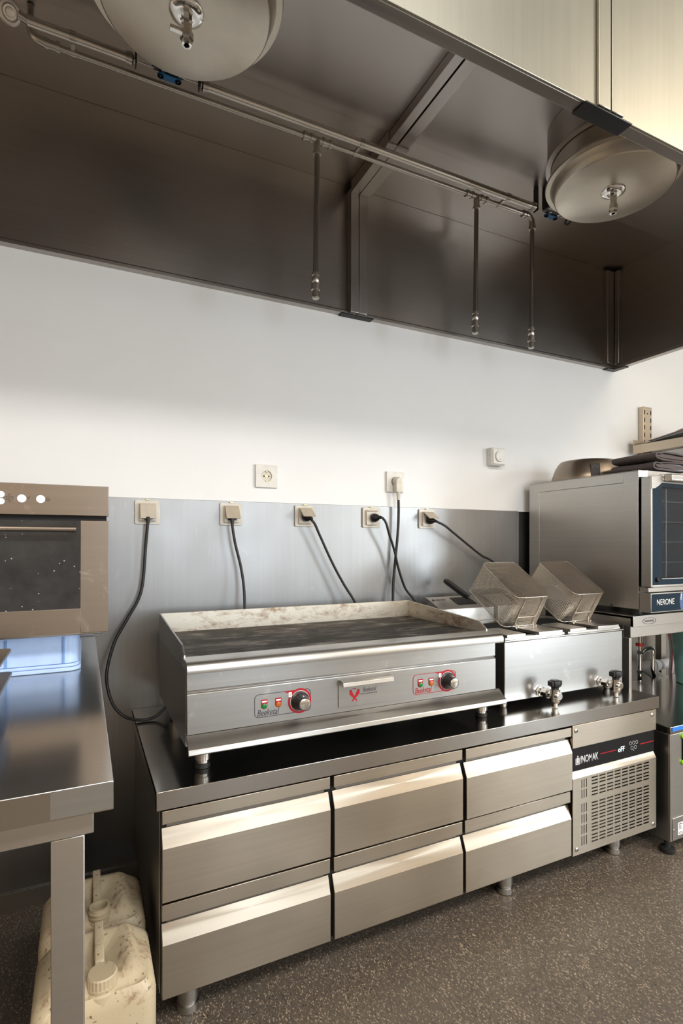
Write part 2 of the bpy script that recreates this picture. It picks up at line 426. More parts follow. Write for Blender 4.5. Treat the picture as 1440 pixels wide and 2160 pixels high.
# joint between the two halves: posts, beam, cover strip, plates
for xa, xb in ((.978, 1.0145), (1.0165, 1.053)):
    B().box(xa, xb, -.050, -.012, HZ + .002, 2.612).build('joint_post', S, hood, .0015)
    B().box(xa, xb + (.012 if xb > 1.03 else 0), -.345, -.050, 2.592, HT - .001).build('joint_beam', S, hood, .0015)
    B().box(xa + .004, xb + (.012 if xb > 1.03 else 0), -1.157, -.345, 2.600, HT - .007).build('joint_beam', S, hood, .0015)
B().box(.945, 1.018, -.034, -.001, HZ - .004, HZ - .0005).box(1.020, 1.092, -.034, -.001, HZ - .004, HZ - .0005).build('joint_plate', 'panel_black', hood)
B().box(.960, 1.107, -1.194, -1.156, HZ - .004, HZ - .0005).build('joint_plate', 'black_plastic', hood, .001)
for xa, xb in ((.995, 1.033), (1.037, 1.0755)):
    B().box(xa, xb, -1.197, -1.190, HZ + .001, 2.78).build('cover_strip', 'steel_hood_front', hood, .0015)
# corner posts at the far end
B().box(HX1 - .078, HX1 - .030, -.034, -.012, HZ + .024, 2.628).build('corner_post', S, hood, .002)
B().box(HX1 - .026, HX1, -.060, -.012, HZ + .024, 2.628).build('corner_post', S, hood, .002)
B().prism([(2.528, -.001), (2.528, -.034), (2.572, -.034), (2.578, -.09), (2.612, -.09), (2.612, -.001)], 'Z', HZ - .004, HZ - .0005).build('corner_plate', 'panel_black', hood)
# small lamp cable gland with red lead beside the beam
t = thing('cable_gland', 'small grey cable gland with a red lead inside the hood beside the beam', 'cable gland', (.93, -.80, HT - .006))
B().cyl((.93, -.80, HT - .006), (.925, -.795, 2.585), .016, .013, 18).build('gland_body', 'conduit', t)
B().sweep(catmull([(.923, -.794, 2.588), (.926, -.789, 2.565), (.940, -.783, 2.560), (.947, -.79, 2.585), (.949, -.81, HT - .006)], 6), .0035, 8).build('red_lead', 'red_plastic', t)

# grease separator drums
for cx, lab in ((.215, 'grease separator drum with drain tap above the griddle, cut by the top edge'), (1.672, 'grease separator drum with drain tap above the combi oven, fully in view')):
    cy = -.715
    t = thing('grease_separator', 'round stainless ' + lab, 'grease separator', (cx, cy, HT - .006), 'round grease separator drums in the hood')
    B().lathe([(.216, 2.634), (.216, 2.530), (.222, 2.524), (.222, 2.518), (.205, 2.516), (.205, 2.634)], (cx, cy, 0), n=72, close=False).build('collar', 'steel_hood', t)
    dr = B().lathe([(.200, 2.560), (.206, 2.470), (.222, 2.452), (.224, 2.446), (.222, 2.441), (.207, 2.440), (.199, 2.425), (.193, 2.405), (.187, 2.400), (.05, 2.3985)], (cx, cy, 0), n=80).build('drum', 'steel_drum', t, smooth=50)
    fl = B().lathe([(.040, 2.3985), (.038, 2.394), (.022, 2.388), (.018, 2.390)], (cx, cy, 0), n=36).build('drain_flange', 'chrome', t, smooth=60)
    tap = B()
    tap.lathe([(.012, 2.392), (.012, 2.352), (.0155, 2.350), (.0155, 2.335), (.0125, 2.330), (.0125, 2.322), (.007, 2.321), (.007, 2.335)], (cx, cy, 0), n=6, close=False)
    tp = tap.build('drain_tap', 'chrome', t, smooth=20)
    if cx < 1: B().box(cx - .038, cx - .010, cy - .006, cy + .006, 2.345, 2.353).build('tap_lever', 'chrome', tp, .0015)
    for a in (200, 320, 80):
        ax, ay = cx + .222 * math.cos(math.radians(a)), cy + .222 * math.sin(math.radians(a))
        B().lathe([(.014, 2.518), (.016, 2.522), (.016, 2.534), (.010, 2.540)], (ax, ay, 0), n=14).build('clamp_knob', 'pipe_dark', t)

# suppression pipework
py, pz = -.300, 2.55
t = thing('suppression_pipe', 'thin steel extinguisher pipe with three nozzle drops inside the hood', 'pipe', (.7, py, pz))
def fitting(bl, a, b, r):
    a, b_ = Vector(a), Vector(b); d = (b_ - a).normalized(); L = (b_ - a).length
    bl.sweep([a, a + d * L * .25, a + d * L * .25, a + d * L * .75, a + d * L * .75, b_], [r * 1.35, r * 1.35, r * 1.12, r * 1.12, r * 1.35, r * 1.35], 14)
B().sweep([(-.105, py, pz), (1.69, py, pz)], .0085, 12).build('main_pipe', 'pipe_metal', t)
for dx, zb in ((.722, 2.003), (1.413, 2.001), (1.712, 1.990)):
    n_ = 'drop_pipe'
    B().sweep([(dx, py, pz - .02), (dx - .006, py, zb + .085)], .0088, 12).build(n_, 'pipe_dark', t)
    tee = B()
    if dx < 1.6:
        fitting(tee, (dx - .052, py, pz), (dx - .018, py, pz), .0105); fitting(tee, (dx + .018, py, pz), (dx + .052, py, pz), .0105)
        tee.sweep([(dx - .02, py, pz), (dx + .02, py, pz)], .0115, 12)
        tee.sweep([(dx, py, pz), (dx, py, pz - .045)], .0115, 12)
        tee.sweep([(dx, py, pz - .04), (dx, py, pz - .05)], .0145, 14)
    else:
        tee.sweep(catmull([(dx - .04, py, pz), (dx - .018, py, pz - .002), (dx - .002, py, pz - .018), (dx, py, pz - .042)], 6), .0115, 12)
        fitting(tee, (dx - .055, py, pz), (dx - .03, py, pz), .0105)
        tee.sweep([(dx, py, pz - .042), (dx, py, pz - .055)], .0145, 14)
    tee.build('tee' if dx < 1.6 else 'elbow', 'pipe_metal', t)
    nz = B(); x = dx - .006
    nz.lathe([(.009, zb + .09), (.0125, zb + .088), (.0125, zb + .08), (.010, zb + .078), (.010, zb + .07), (.0135, zb + .068), (.0135, zb + .058), (.011, zb + .054), (.0155, zb + .05), (.0155, zb + .03), (.012, zb + .027), (.013, zb + .004), (.010, zb), (.004, zb)], (x, py, 0), n=14)
    nz.build('nozzle', 'pipe_metal', t)
eb = B().sweep(catmull([(-.132, py, pz + .055), (-.130, py, pz + .022), (-.118, py, pz + .005), (-.09, py, pz)], 6), .0115, 12)
fitting(eb, (-.098, py, pz), (-.06, py, pz), .0105); eb.sweep([(-.132, py, pz + .04), (-.132, py, pz + .052)], .0145, 14)
eb.build('elbow', 'pipe_metal', t)
B().sweep([(-.132, py, pz + .04), (-.132, py, HT - .002)], .0088, 12).build('riser_pipe', 'pipe_dark', t)
# detection conduit
cy_, cz_ = -.350, 2.552
t = thing('detection_conduit', 'thicker pale steel tube running beside the thin pipe inside the hood', 'conduit', (.7, cy_, cz_))
for xa, xb in ((-.135, .112), (.336, 1.66)):
    B().sweep([(xa, cy_, cz_), (xb, cy_, cz_)], .0125, 16).build('tube', 'conduit', t)
for xe, s in ((.112, 1), (.336, -1), (1.66, 1)):
    B().sweep([(xe - .004 * s, cy_, cz_), (xe + .004 * s, cy_, cz_), (xe + .004 * s, cy_, cz_), (xe + .012 * s, cy_, cz_), (xe + .016 * s, cy_, cz_), (xe + .024 * s, cy_, cz_)], [.0155, .0155, .017, .017, .010, .010], 16).build('end_fitting', 'pipe_metal', t)
    B().box(xe + .022 * s - .002, xe + .022 * s + .002, cy_ - .012, cy_ + .012, cz_ - .016, HT - .007).build('hanger', 'black_plastic', t)
for cxp in (-.028, .868, 1.53):
    c = B()
    c.sweep([(cxp - .008, cy_, cz_), (cxp + .008, cy_, cz_)], .0145, 16).sweep([(cxp - .008, py, pz), (cxp + .008, py, pz)], .0105, 14)
    c.box(cxp - .005, cxp + .005, cy_ + .012, py - .008, cz_ - .004, cz_ + .004)
    c.build('clamp', 'pipe_metal', t)
pl = B().cyl((-.155, cy_ - .004, cz_ + .004), (-.130, cy_, cz_), .010).build('pulley_stub', 'pipe_metal', t)
pp = Vector((-.176, cy_, cz_ + .006)); ax = Vector((.25, -.7, -.66)).normalized()
B().lathe([(.010, -.014), (.026, -.012), (.028, -.006), (.028, .006), (.025, .010), (.020, .011), (.016, .007), (.011, .007), (.010, .011), (.004, .012)], pp, ax, 28).build('corner_pulley', 'conduit', t)
B().cyl((-.178, cy_, cz_ + .02), (-.178, cy_, HT - .002), .011).build('pulley_stem', 'conduit', t)
def capsule(x0, x1, y, r):
    out = [(x1 - r + r * math.cos(math.radians(a)), y + r * math.sin(math.radians(a))) for a in range(-90, 91, 22)]
    return out + [(x0 + r + r * math.cos(math.radians(a)), y + r * math.sin(math.radians(a))) for a in range(90, 271, 22)]
for lx, lab in ((.224, 'blue and black fusible link on a wire below the drum above the griddle'), (1.775, 'blue and black fusible link tucked beside the drum above the combi oven')):
    t = thing('fusible_link', lab, 'fusible link', (lx, cy_, cz_), 'fusible links')
    B().prism(capsule(lx - .046, lx + .048, cy_ - .002, .0095), 'Z', cz_ - .001, cz_ + .0015).build('black_plate', 'black_plastic', t)
    bp = B().prism(capsule(lx - .030, lx + .040, cy_ + .014, .0105), 'Z', cz_ - .0065, cz_ - .003).build('blue_plate', 'blue_clip', t)
    for ex in (lx - .020, lx + .030):
        B().lathe([(.0082, -.0085), (.0090, -.007), (.0090, -.0065), (.0035, -.0065), (.0035, -.0080)], (ex, cy_ + .014, cz_), n=16, close=False).build('eyelet', 'black_plastic', bp)
    for ex in (lx - .014, lx + .032):
        B().lathe([(.0062, -.0015), (.0062, -.0011)], (ex, cy_ - .001, cz_), n=14).build('hole_ring', 'conduit', t)
    B().sweep([(lx - .085, cy_, cz_), (lx - .040, cy_, cz_ - .001)], .0016, 6).build('link_wire', 'pipe_metal', t)
    B().sweep([(lx + .040, cy_, cz_ - .001), (lx + .088, cy_, cz_)], .0016, 6).build('link_wire', 'pipe_metal', t)
    if lx > 1:
        B().sweep(catmull([(lx + .088, cy_ - .01, HT - .008), (lx + .086, cy_, cz_ + .01), (lx + .088, cy_ + .012, cz_ - .012), (lx + .104, cy_ + .010, cz_ - .012), (lx + .112, cy_ - .006, cz_ + .004)], 6), .004, 8).build('hook', 'black_plastic', t)
        B().box(lx - .055, lx - .045, cy_ - .03, cy_ + .004, cz_ - .003, HT - .0072).build('side_bracket', 'black_plastic', t)

# ================================================================== WALL SOCKETS
def flap_socket(x, z, lab, ang, kind):
    t = thing('flap_socket', lab, 'socket', (x, -.006, z), 'flap sockets on the backsplash')
    yb = -.0062
    B().prism(rrect(x - .042, x + .042, z - .042, z + .042, .006), 'Y', yb, yb - .007).build('frame_plate', 'cream_plastic', t, .0012)
    B().prism(rrect(x - .028, x + .028, z - .031, z + .031, .003), 'Y', yb - .007, yb - .016).build('insert', 'cream_plastic', t, .001)
    B().box(x - .006, x + .006, yb - .010, yb, z + .0425, z + .0455).build('hinge_tab', 'brass', t)
    if ang is not None:
        tf = Matrix.Translation((x, yb - .0165, z + .027)) @ Matrix.Rotation(math.radians(-ang), 4, 'X')
        B().prism(rrect(-.026, .026, -.052, .002, .002), 'Y', 0, -.004).build('flap', 'flap_plastic', t, .0008, tf=tf)
    else:
        B().box(x - .024, x + .024, yb - .019, yb - .016, z + .024, z + .030).build('flap', 'flap_plastic', t, .001)
    return t
FX = (.2005, .4955, .791, 1.093, 1.375); SZ = 1.2735
labs = ('flap socket nearest the left oven, flap almost closed over the plug', 'second flap socket from the left oven, plug under a tilted flap', 'middle flap socket of the row, flap raised over a slanting plug',
        'flap socket with its round black plug fully exposed, left of the white plug cord', 'flap socket at the right end of the row, flap held high')
for i, (x, l, a) in enumerate(zip(FX, labs, (14, 30, 52, None, 58))): flap_socket(x, SZ, 'cream ' + l, a, i)

def wall_socket(x, z, lab, plug):
    t = thing('wall_socket', lab, 'socket', (x, 0, z), 'square white wall sockets')
    o = rrect(x - .044, x + .044, z - .045, z + .045, .003); n = len(o)
    # plate with a round well
    b = B(); m = 32; R_ = .0215
    circ = [(x + R_ * math.cos(2 * math.pi * i / m), z + R_ * math.sin(2 * math.pi * i / m)) for i in range(m)]
    b.prism(o, 'Y', -.0005, -.004)
    b.build('plate', 'white_plastic', t, .001)
    face = B(); sq = []
    for i in range(m):
        a = 2 * math.pi * i / m; s_ = .043 / max(abs(math.cos(a)), abs(math.sin(a)))
        sq.append((x + s_ * math.cos(a), z + s_ * math.sin(a)))
    vs = [(p[0], -.0105, p[1]) for p in circ] + [(p[0], -.0105, p[1]) for p in sq] + [(p[0], -.004, p[1]) for p in circ] + [(p[0], -.004, p[1]) for p in sq]
    fs = []
    for i in range(m):
        j = (i + 1) % m
        fs += [(i, j, m + j, m + i), (2 * m + i, 2 * m + j, j, i), (m + i, m + j, 3 * m + j, 3 * m + i)]
    face.poly(vs, fs); face.build('well_frame', 'white_plastic', t, smooth=30)
    if not plug:
        B().lathe([(.0205, -.0045), (.0205, -.0060), (.006, -.0060)], (x, 0, z), (0, 1, 0), 28).build('well_insert', 'cream_plastic', t)
        for dx in (-.0095, .0095): B().cyl((x + dx, -.0058, z), (x + dx, -.0066, z), .0030, n=12).build('pin_hole', 'black_gap', t)
        for dz in (-1, 1): B().box(x - .003, x + .003, -.0095, -.006, z + dz * .0175 - .003, z + dz * .0175 + .003).build('earth_clip', 'brass', t, .0006)
        B().box(x - .007, x + .007, -.0075, -.006, z - .0035, z + .0035).build('bridge', 'brass', t, .0008)
    return t
wall_socket(.634, 1.4235, 'empty white wall socket with brass contacts above the backsplash', False)
wall_socket(1.213, 1.4300, 'white wall socket filled by a white angled plug', True)
t = thing('dial_switch', 'white surface mounted timer switch with round dial on the wall left of the oven', 'switch', (1.765, 0, 1.575))
x, z = 1.765, 1.575
B().prism(rrect(x - .041, x + .041, z - .041, z + .041, .004), 'Y', -.0005, -.036).build('box', 'white_plastic', t, .003)
B().prism(rrect(x - .036, x + .036, z - .036, z + .036, .004), 'Y', -.036, -.042).build('cover', 'white_plastic', t, .002)
B().lathe([(.025, .042), (.025, .048), (.0235, .0495)], (x, 0, z), (0, -1, 0), 36).build('dial', 'white_plastic', t)
B().box(x - .001, x + .001, -.0502, -.0494, z - .018, z - .012).build('dial_mark', 'dark_print', t)

# ------------------------------------------------------------------ cords with plugs
def cord(name, lab, pts, plug=None, group='black power cords', r=.0052):
    t = thing(name, lab, 'power cord', pts[0], group)
    B().sweep(catmull(pts, 8), r, 8).build('cable', 'black_rubber', t, smooth=60)
    return t
def round_plug(t, p, d, mat='black_plastic'):
    d = Vector(d).normalized(); p = Vector(p)
    B().lathe([(.015, 0), (.018, .003), (.018, .016), (.014, .026), (.008, .034), (.0065, .044), (.0048, .048)], p, d, 20).build('plug', mat, t, smooth=50)
yi = -.0235
x = FX[0]
t = cord('power_cord', 'black cord looping from the leftmost flap socket down to the griddle', [(x - .001, -.035, 1.246), (x - .003, -.034, 1.22), (.193, -.03, 1.164), (.178, -.03, 1.001), (.132, -.035, .906), (.092, -.05, .834), (.068, -.075, .746), (.070, -.105, .690), (.088, -.13, .640), (.122, -.145, .606), (.17, -.165, .596), (.21, -.16, .601), (.245, -.15, .625)])
B().prism(rrect(x - .018, x + .018, 1.248, 1.284, .006), 'Y', -.0225, -.030).build('plug', 'black_plastic', t, .002)
B().sweep([(x - .0008, -.0335, 1.256), (x - .0015, -.0345, 1.232)], [.0085, .0055], 12).build('strain_relief', 'black_rubber', t)
x = FX[1]
t = cord('power_cord', 'black cord hanging from the second flap socket down behind the griddle', [(x - .003, -.041, 1.246), (x - .002, -.042, 1.22), (.503, -.045, 1.161), (.522, -.05, 1.078), (.531, -.06, .999), (.530, -.075, .91), (.525, -.085, .80), (.50, -.085, .68), (.47, -.085, .60)])
B().prism(rrect(x - .017, x + .017, 1.250, 1.284, .006), 'Y', -.0225, -.033).build('plug', 'black_plastic', t, .002)
B().sweep([(x - .003, -.038, 1.258), (x - .003, -.042, 1.232)], [.0085, .0055], 12).build('strain_relief', 'black_rubber', t)
x = FX[2]
t = cord('power_cord', 'black cord slanting right from the middle flap socket behind the griddle', [(x + .006, -.052, 1.263), (.815, -.058, 1.240), (.837, -.055, 1.197), (.893, -.055, 1.085), (.942, -.06, .998), (.985, -.07, .928), (1.02, -.08, .84), (1.05, -.085, .70), (1.06, -.085, .60)])
round_plug(t, (x - .004, -.0225, 1.272), (.3, -1, -.28))
x = FX[3]
t = cord('power_cord', 'black cord curving from the exposed round plug toward the fryer', [(x + .024, -.062, 1.272), (1.130, -.07, 1.250), (1.148, -.065, 1.205), (1.181, -.055, 1.132), (1.203, -.05, 1.059), (1.240, -.045, .973), (1.280, -.045, .926), (1.31, -.045, .87), (1.33, -.045, .74), (1.34, -.045, .60)])
round_plug(t, (x, -.0222, 1.272), (.45, -1, .02))
x = FX[4]
t = cord('power_cord', 'black cord running from the rightmost flap socket to behind the fry baskets', [(x + .014, -.060, 1.262), (1.43, -.068, 1.243), (1.475, -.066, 1.215), (1.575, -.06, 1.152), (1.645, -.06, 1.108), (1.70, -.06, 1.085), (1.77, -.06, 1.03), (1.80, -.055, .92), (1.80, -.05, .76), (1.80, -.05, .60)])
round_plug(t, (x - .002, -.0222, 1.270), (.35, -1, -.2))
x = 1.213
t = cord('power_cord', 'black cord with white angled plug hanging straight down behind the griddle', [(x, -.034, 1.352), (x + .001, -.034, 1.30), (1.211, -.033, 1.217), (1.200, -.030, 1.093), (1.190, -.032, 1.015), (1.182, -.04, .925), (1.175, -.06, .80), (1.17, -.07, .60)], r=.0058)
pb = B().lathe([(.019, 0), (.0195, .006), (.0185, .022), (.013, .031)], (x + .002, -.0095, 1.432), (0, -1, 0), 24)
pb.prism([(-.012, 1.436), (-.036, 1.436), (-.042, 1.425), (-.044, 1.385), (-.024, 1.385), (-.012, 1.410)], 'X', x - .014, x + .014)
pb.build('plug', 'cream_plastic', t, smooth=40)
B().sweep([(x, -.034, 1.388), (x, -.034, 1.380), (x, -.034, 1.380), (x, -.034, 1.375), (x, -.034, 1.375), (x, -.034, 1.367), (x, -.034, 1.367), (x, -.034, 1.362), (x, -.034, 1.362), (x, -.034, 1.350)], [.0095, .0095, .0075, .0075, .0088, .0088, .0068, .0068, .0078, .0066], 14).build('strain_relief', 'cream_plastic', t, smooth=20)

# ================================================================== REFRIGERATED COUNTER
CX0, CX1, CF, CT = .150, 1.945, -.697, .590
ct = thing('refrigerated_counter', 'low stainless refrigerated counter with six drawers and a grilled compressor panel', 'refrigerated counter', (1.05, -.35, 0))
b = B()
b.prism([(CF - .003, CT), (CF - .003, CT - .043), (CF + .012, CT - .043), (CF + .012, CT - .012), (-.008, CT - .012), (-.008, CT)], 'X', CX0, CX1)
b.box(CX0, CX0 + .002, CF - .001, -.010, CT - .043, CT - .001)
b.box(CX1 - .002, CX1, CF - .001, -.010, CT - .043, CT - .001)
b.build('worktop', 'steel_top', ct, .0018)
B().box(CX0 + .010, CX1 - .014, CF + .045, -.012, .100, CT - .013).build('body', 'steel_dark', ct, .002)
B().box(CX0 + .012, CX1 - .016, CF + .020, CF + .0455, .102, CT - .013).build('recess', 'black_gap', ct)
cols = ((.163, .591), (.602, 1.030), (1.040, 1.487))
for ci, (xa, xb) in enumerate(cols):
    for ri, (zt, zp, zb0, zb) in enumerate(((.541, .504, .496, .330), (.323, .279, .272, .106))):
        yF = CF - .001 - (.004 if ci == 2 and ri == 0 else 0)
        d = B().prism([(yF + .004, zp + .006), (yF + .004, zt), (yF + .022, zt), (yF + .022, zp + .006)], 'X', xa, xb).build('drawer', 'steel_front', ct, .0012)
        f = B().prism([(yF, zb), (yF, zb0 - .041), (yF + .017, zb0 + .001), (yF + .020, zb0 + .001), (yF + .020, zb)], 'X', xa, xb).build('drawer_front', 'steel_front', d, .0012)
        B().box(xa + .012, xb - .012, yF + .0195, yF + .0225, zb0 - .02, zp + .010).build('grip_channel', 'steel_dark', d)
# compressor section
px0, px1 = 1.491, 1.929
B().box(px0, px1, CF - .002, CF + .02, .467, .545).build('upper_panel', 'steel_front', ct, .0015)
cp = B().box(px0 + .001, px1 - .006, CF + .002, CF + .02, .388, .466).build('control_strip', 'panel_black', ct, .001)
yt = CF + .0018
text('lettering', 'INOMAK', 'grey_print', cp, (1.534, yt, .409), .087, .026, bold=.02)
lg = B(); lg.prism([(1.509, .408), (1.530, .408), (1.530, .430), (1.527, .430), (1.527, .411), (1.512, .411), (1.512, .430), (1.509, .430)], 'Y', yt, yt - .0004)
lg.box(1.5165, 1.5225, yt - .0004, yt, .433, .438).box(1.514, 1.525, yt - .0004, yt, .413, .431)
lg.build('emblem', 'grey_print', cp)
for xa, xb in ((1.632, 1.713), (1.842, 1.921)): B().box(xa, xb, yt - .0004, yt, .4245, .4275).build('red_line', 'red_print', cp)
text('display_digits', 'oFF', 'led_white', cp, (1.724, yt, .4155), .034, .018)
for bx, bz in ((1.790, .437), (1.807, .437), (1.824, .437), (1.798, .4195), (1.816, .4195)):
    B().sweep([(bx + .0062 * math.cos(a * math.pi / 10), yt - .0003, bz + .0062 * math.sin(a * math.pi / 10)) for a in range(20)], .0006, 4, closed=True).build('touch_key', 'grey_print', cp)
B().box(1.8062, 1.8082, yt - .0004, yt, .4085, .4105).build('status_dot', 'led_white', cp)
# grille panel with real slots
gz0, gz1 = .103, .376
rows = [.3535, .3425, .3315, .3165, .305, .2935, .2665, .2555, .243, .230, .219, .2075, .193, .182, .1705, .155, .144, .1325]
gcols = [1.582 + i * .0390 for i in range(8)]
b = B()
def grid(b, xs, zs, hole, y):
    vid = {}
    def V(i, j):
        if (i, j) not in vid: vid[(i, j)] = b.bm.verts.new((xs[i], y, zs[j]))
        return vid[(i, j)]
    for i in range(len(xs) - 1):
        for j in range(len(zs) - 1):
            if hole(i, j): continue
            b.bm.faces.new((V(i, j), V(i + 1, j), V(i + 1, j + 1), V(i, j + 1)))
xs = [1.570]
for c in gcols: xs += [c, c + .031]
xs.append(px1 - .002)
zs = [gz0]
for r in sorted(rows): zs += [r - .0024, r + .0024]
zs.append(gz1 - .012)
grid(b, xs, zs, lambda i, j: i % 2 == 1 and j % 2 == 1, CF - .003)
vx = (1.534, 1.545, 1.556); vz = [(.356, .327), (.321, .292), (.273, .243), (.236, .206), (.199, .169), (.162, .130)]
xs2 = [px0]
for v in vx: xs2 += [v - .0018, v + .0018]
xs2.append(1.570)
zs2 = [gz0]
for a, c in sorted([(q[1], q[0]) for q in vz]): zs2 += [a, c]
zs2.append(gz1 - .012)
grid(b, xs2, zs2, lambda i, j: i % 2 == 1 and j % 2 == 1, CF - .003)
r = bmesh.ops.extrude_face_region(b.bm, geom=b.bm.faces[:])
for v in [g for g in r['geom'] if isinstance(g, bmesh.types.BMVert)]: v.co.y += .003
b.prism([(CF - .003, gz1 - .012), (CF + .008, gz1 + .008), (CF + .011, gz1 + .008), (CF, gz1 - .012)], 'X', px0, px1 - .002)
gp = b.build('grille_panel', 'steel_front', ct, smooth=20)
B().box(px0 + .01, px1 - .012, CF + .012, CF + .016, gz0 + .01, gz1 - .012).build('slot_shade_sheet', 'black_gap', ct)  # black sheet paints the shade seen through the slots
for sx, sz, sy in ((1.507, .527, CF - .002), (1.904, .526, CF - .002), (1.509, .123, CF - .003), (1.909, .120, CF - .003)):
    sw = B().lathe([(.0075, 0), (.0078, .0012), (.006, .003), (.003, .0036)], (sx, sy, sz), (0, -1, 0), 16).build('screw', 'chrome', ct)
    B().cyl((sx, sy - .0034, sz), (sx, sy - .0040, sz), .0022, n=6).build('screw_socket', 'black_gap', sw)
for fx, fy in ((.235, -.615), (1.268, -.615), (1.800, -.615), (1.862, -.10), (.235, -.10)):
    B().lathe([(.026, .101), (.026, .030), (.0235, .027), (.0235, .022), (.027, .020), (.027, .003), (.024, .0005)], (fx, fy, 0), n=28).build('foot', 'steel', ct)
for sx in (.152,):
    B().box(.1605, .1625, CF + .03, -.015, .10, CT - .045).build('side_panel', 'steel', ct, .0008)

# ================================================================== GRIDDLE
gr = thing('electric_griddle', 'wide stainless electric griddle with greasy black plate and two knobs on the counter', 'griddle', (.715, -.39, CT))
GX0, GX1, GF, GB = .228, 1.208, -.640, -.120
b = B()
b.prism([(GF, .690), (GF, .790), (GF + .006, .794), (GF + .002, .798), (GF + .002, .850), (GB, .850), (GB, .655), (GF + .02, .655), (GF + .02, .690)], 'X', GX0, GX1)
b.build('body', 'steel_worn', gr, .0015)
B().prism([(GF - .001, .6895), (GF - .034, .664), (GF - .036, .652), (GF - .034, .650), (GF - .030, .650), (GF - .029, .662), (GF + .010, .6885)], 'X', GX0 - .002, GX1 + .014).build('drip_lip', 'steel', gr, .0012)
# front rolled edge of the top frame
prof = [(GF + .050, .874), (GF + .020, .874)]
for i in range(7):
    a = math.radians(90 + 110 * i / 6); prof.append((GF - .002 + .022 * math.cos(a), .8525 + .0215 * math.sin(a)))
prof += [(GF + .003, .846), (GF + .003, .8505), (GF + .050, .8505)]
B().prism(prof, 'X', GX0 - .003, GX1 + .012).build('front_edge', 'steel', gr, smooth=30)
b = B().box(GX0 + .006, GX1 - .006, GF + .0505, GB - .004, .852, .866)
b.build('hot_plate', 'griddle_plate', gr, .002)
B().prism([(GX0, .851), (GX1, .851), (GX1, .930), (GX0, .930)], 'Y', GB - .004, GB + .003).build('back_guard', 'guard_stained', gr, .0008)
for xa, xb in ((GX0 - .001, GX0 + .004), (GX1 - .004, GX1 + .001)):
    B().prism([(GB + .003, .851), (GB + .003, .930), (-.562, .902), (-.598, .880), (-.603, .851)], 'X', xa, xb).build('side_guard', 'guard_stained' if xa > 1 else 'steel_worn', gr, .0008)
for xa in (GX0 - .0015, GX1 + .0005):
    B().box(xa, xa + .001, GF + .012, GB, .664, .846).build('side_skin', 'steel_dark', gr)
for fx, fy in ((.275, -.597), (1.190, -.590), (.275, -.16), (1.190, -.16)):
    B().lathe([(.020, .656), (.020, .612), (.0165, .610), (.0165, .602)], (fx, fy, 0), n=24).build('leg', 'steel', gr)
    B().lathe([(.019, .603), (.019, CT + .001), (.017, CT + .0002)], (fx, fy, 0), n=24).build('leg_pad', 'black_rubber', gr)
# grease drawer
dr = B().prism(rrect(.640, .800, .704, .783, .003), 'Y', GF - .003, GF + .001).build('grease_drawer', 'steel_worn', gr, .0008)
B().prism([(GF - .003, .784), (GF - .026, .778), (GF - .028, .767), (GF - .024, .766), (GF - .022, .774), (GF - .003, .779)], 'X', .643, .806).build('drawer_handle', 'steel', dr, .0008)
lg = B()
for s in (-1, 1):
    cx_ = .690
    q = [(cx_ + s * .0005, .732), (cx_ + s * .011, .751), (cx_ + s * .0155, .749), (cx_ + s * .016, .738), (cx_ + s * .004, .727), (cx_ - s * .007, .717), (cx_ - s * .0085, .719)]
    lg.prism(q, 'Y', GF - .003 - (.0002 if s > 0 else 0), GF - .0036 - (.0002 if s > 0 else 0))
lg.prism([(.682, .7535), (.698, .7535), (.693, .7515), (.687, .7515)], 'Y', GF - .003, GF - .0036)
lg.build('cleaver_emblem', 'red_print', dr)
text('lettering', 'Beeketal', 'dark_print', dr, (.717, GF - .003, .7405), .043, .012, shear=.25)
text('small_lettering', 'Lebensmitteltechnik', 'dark_print', dr, (.709, GF - .003, .7335), .055, .0045)
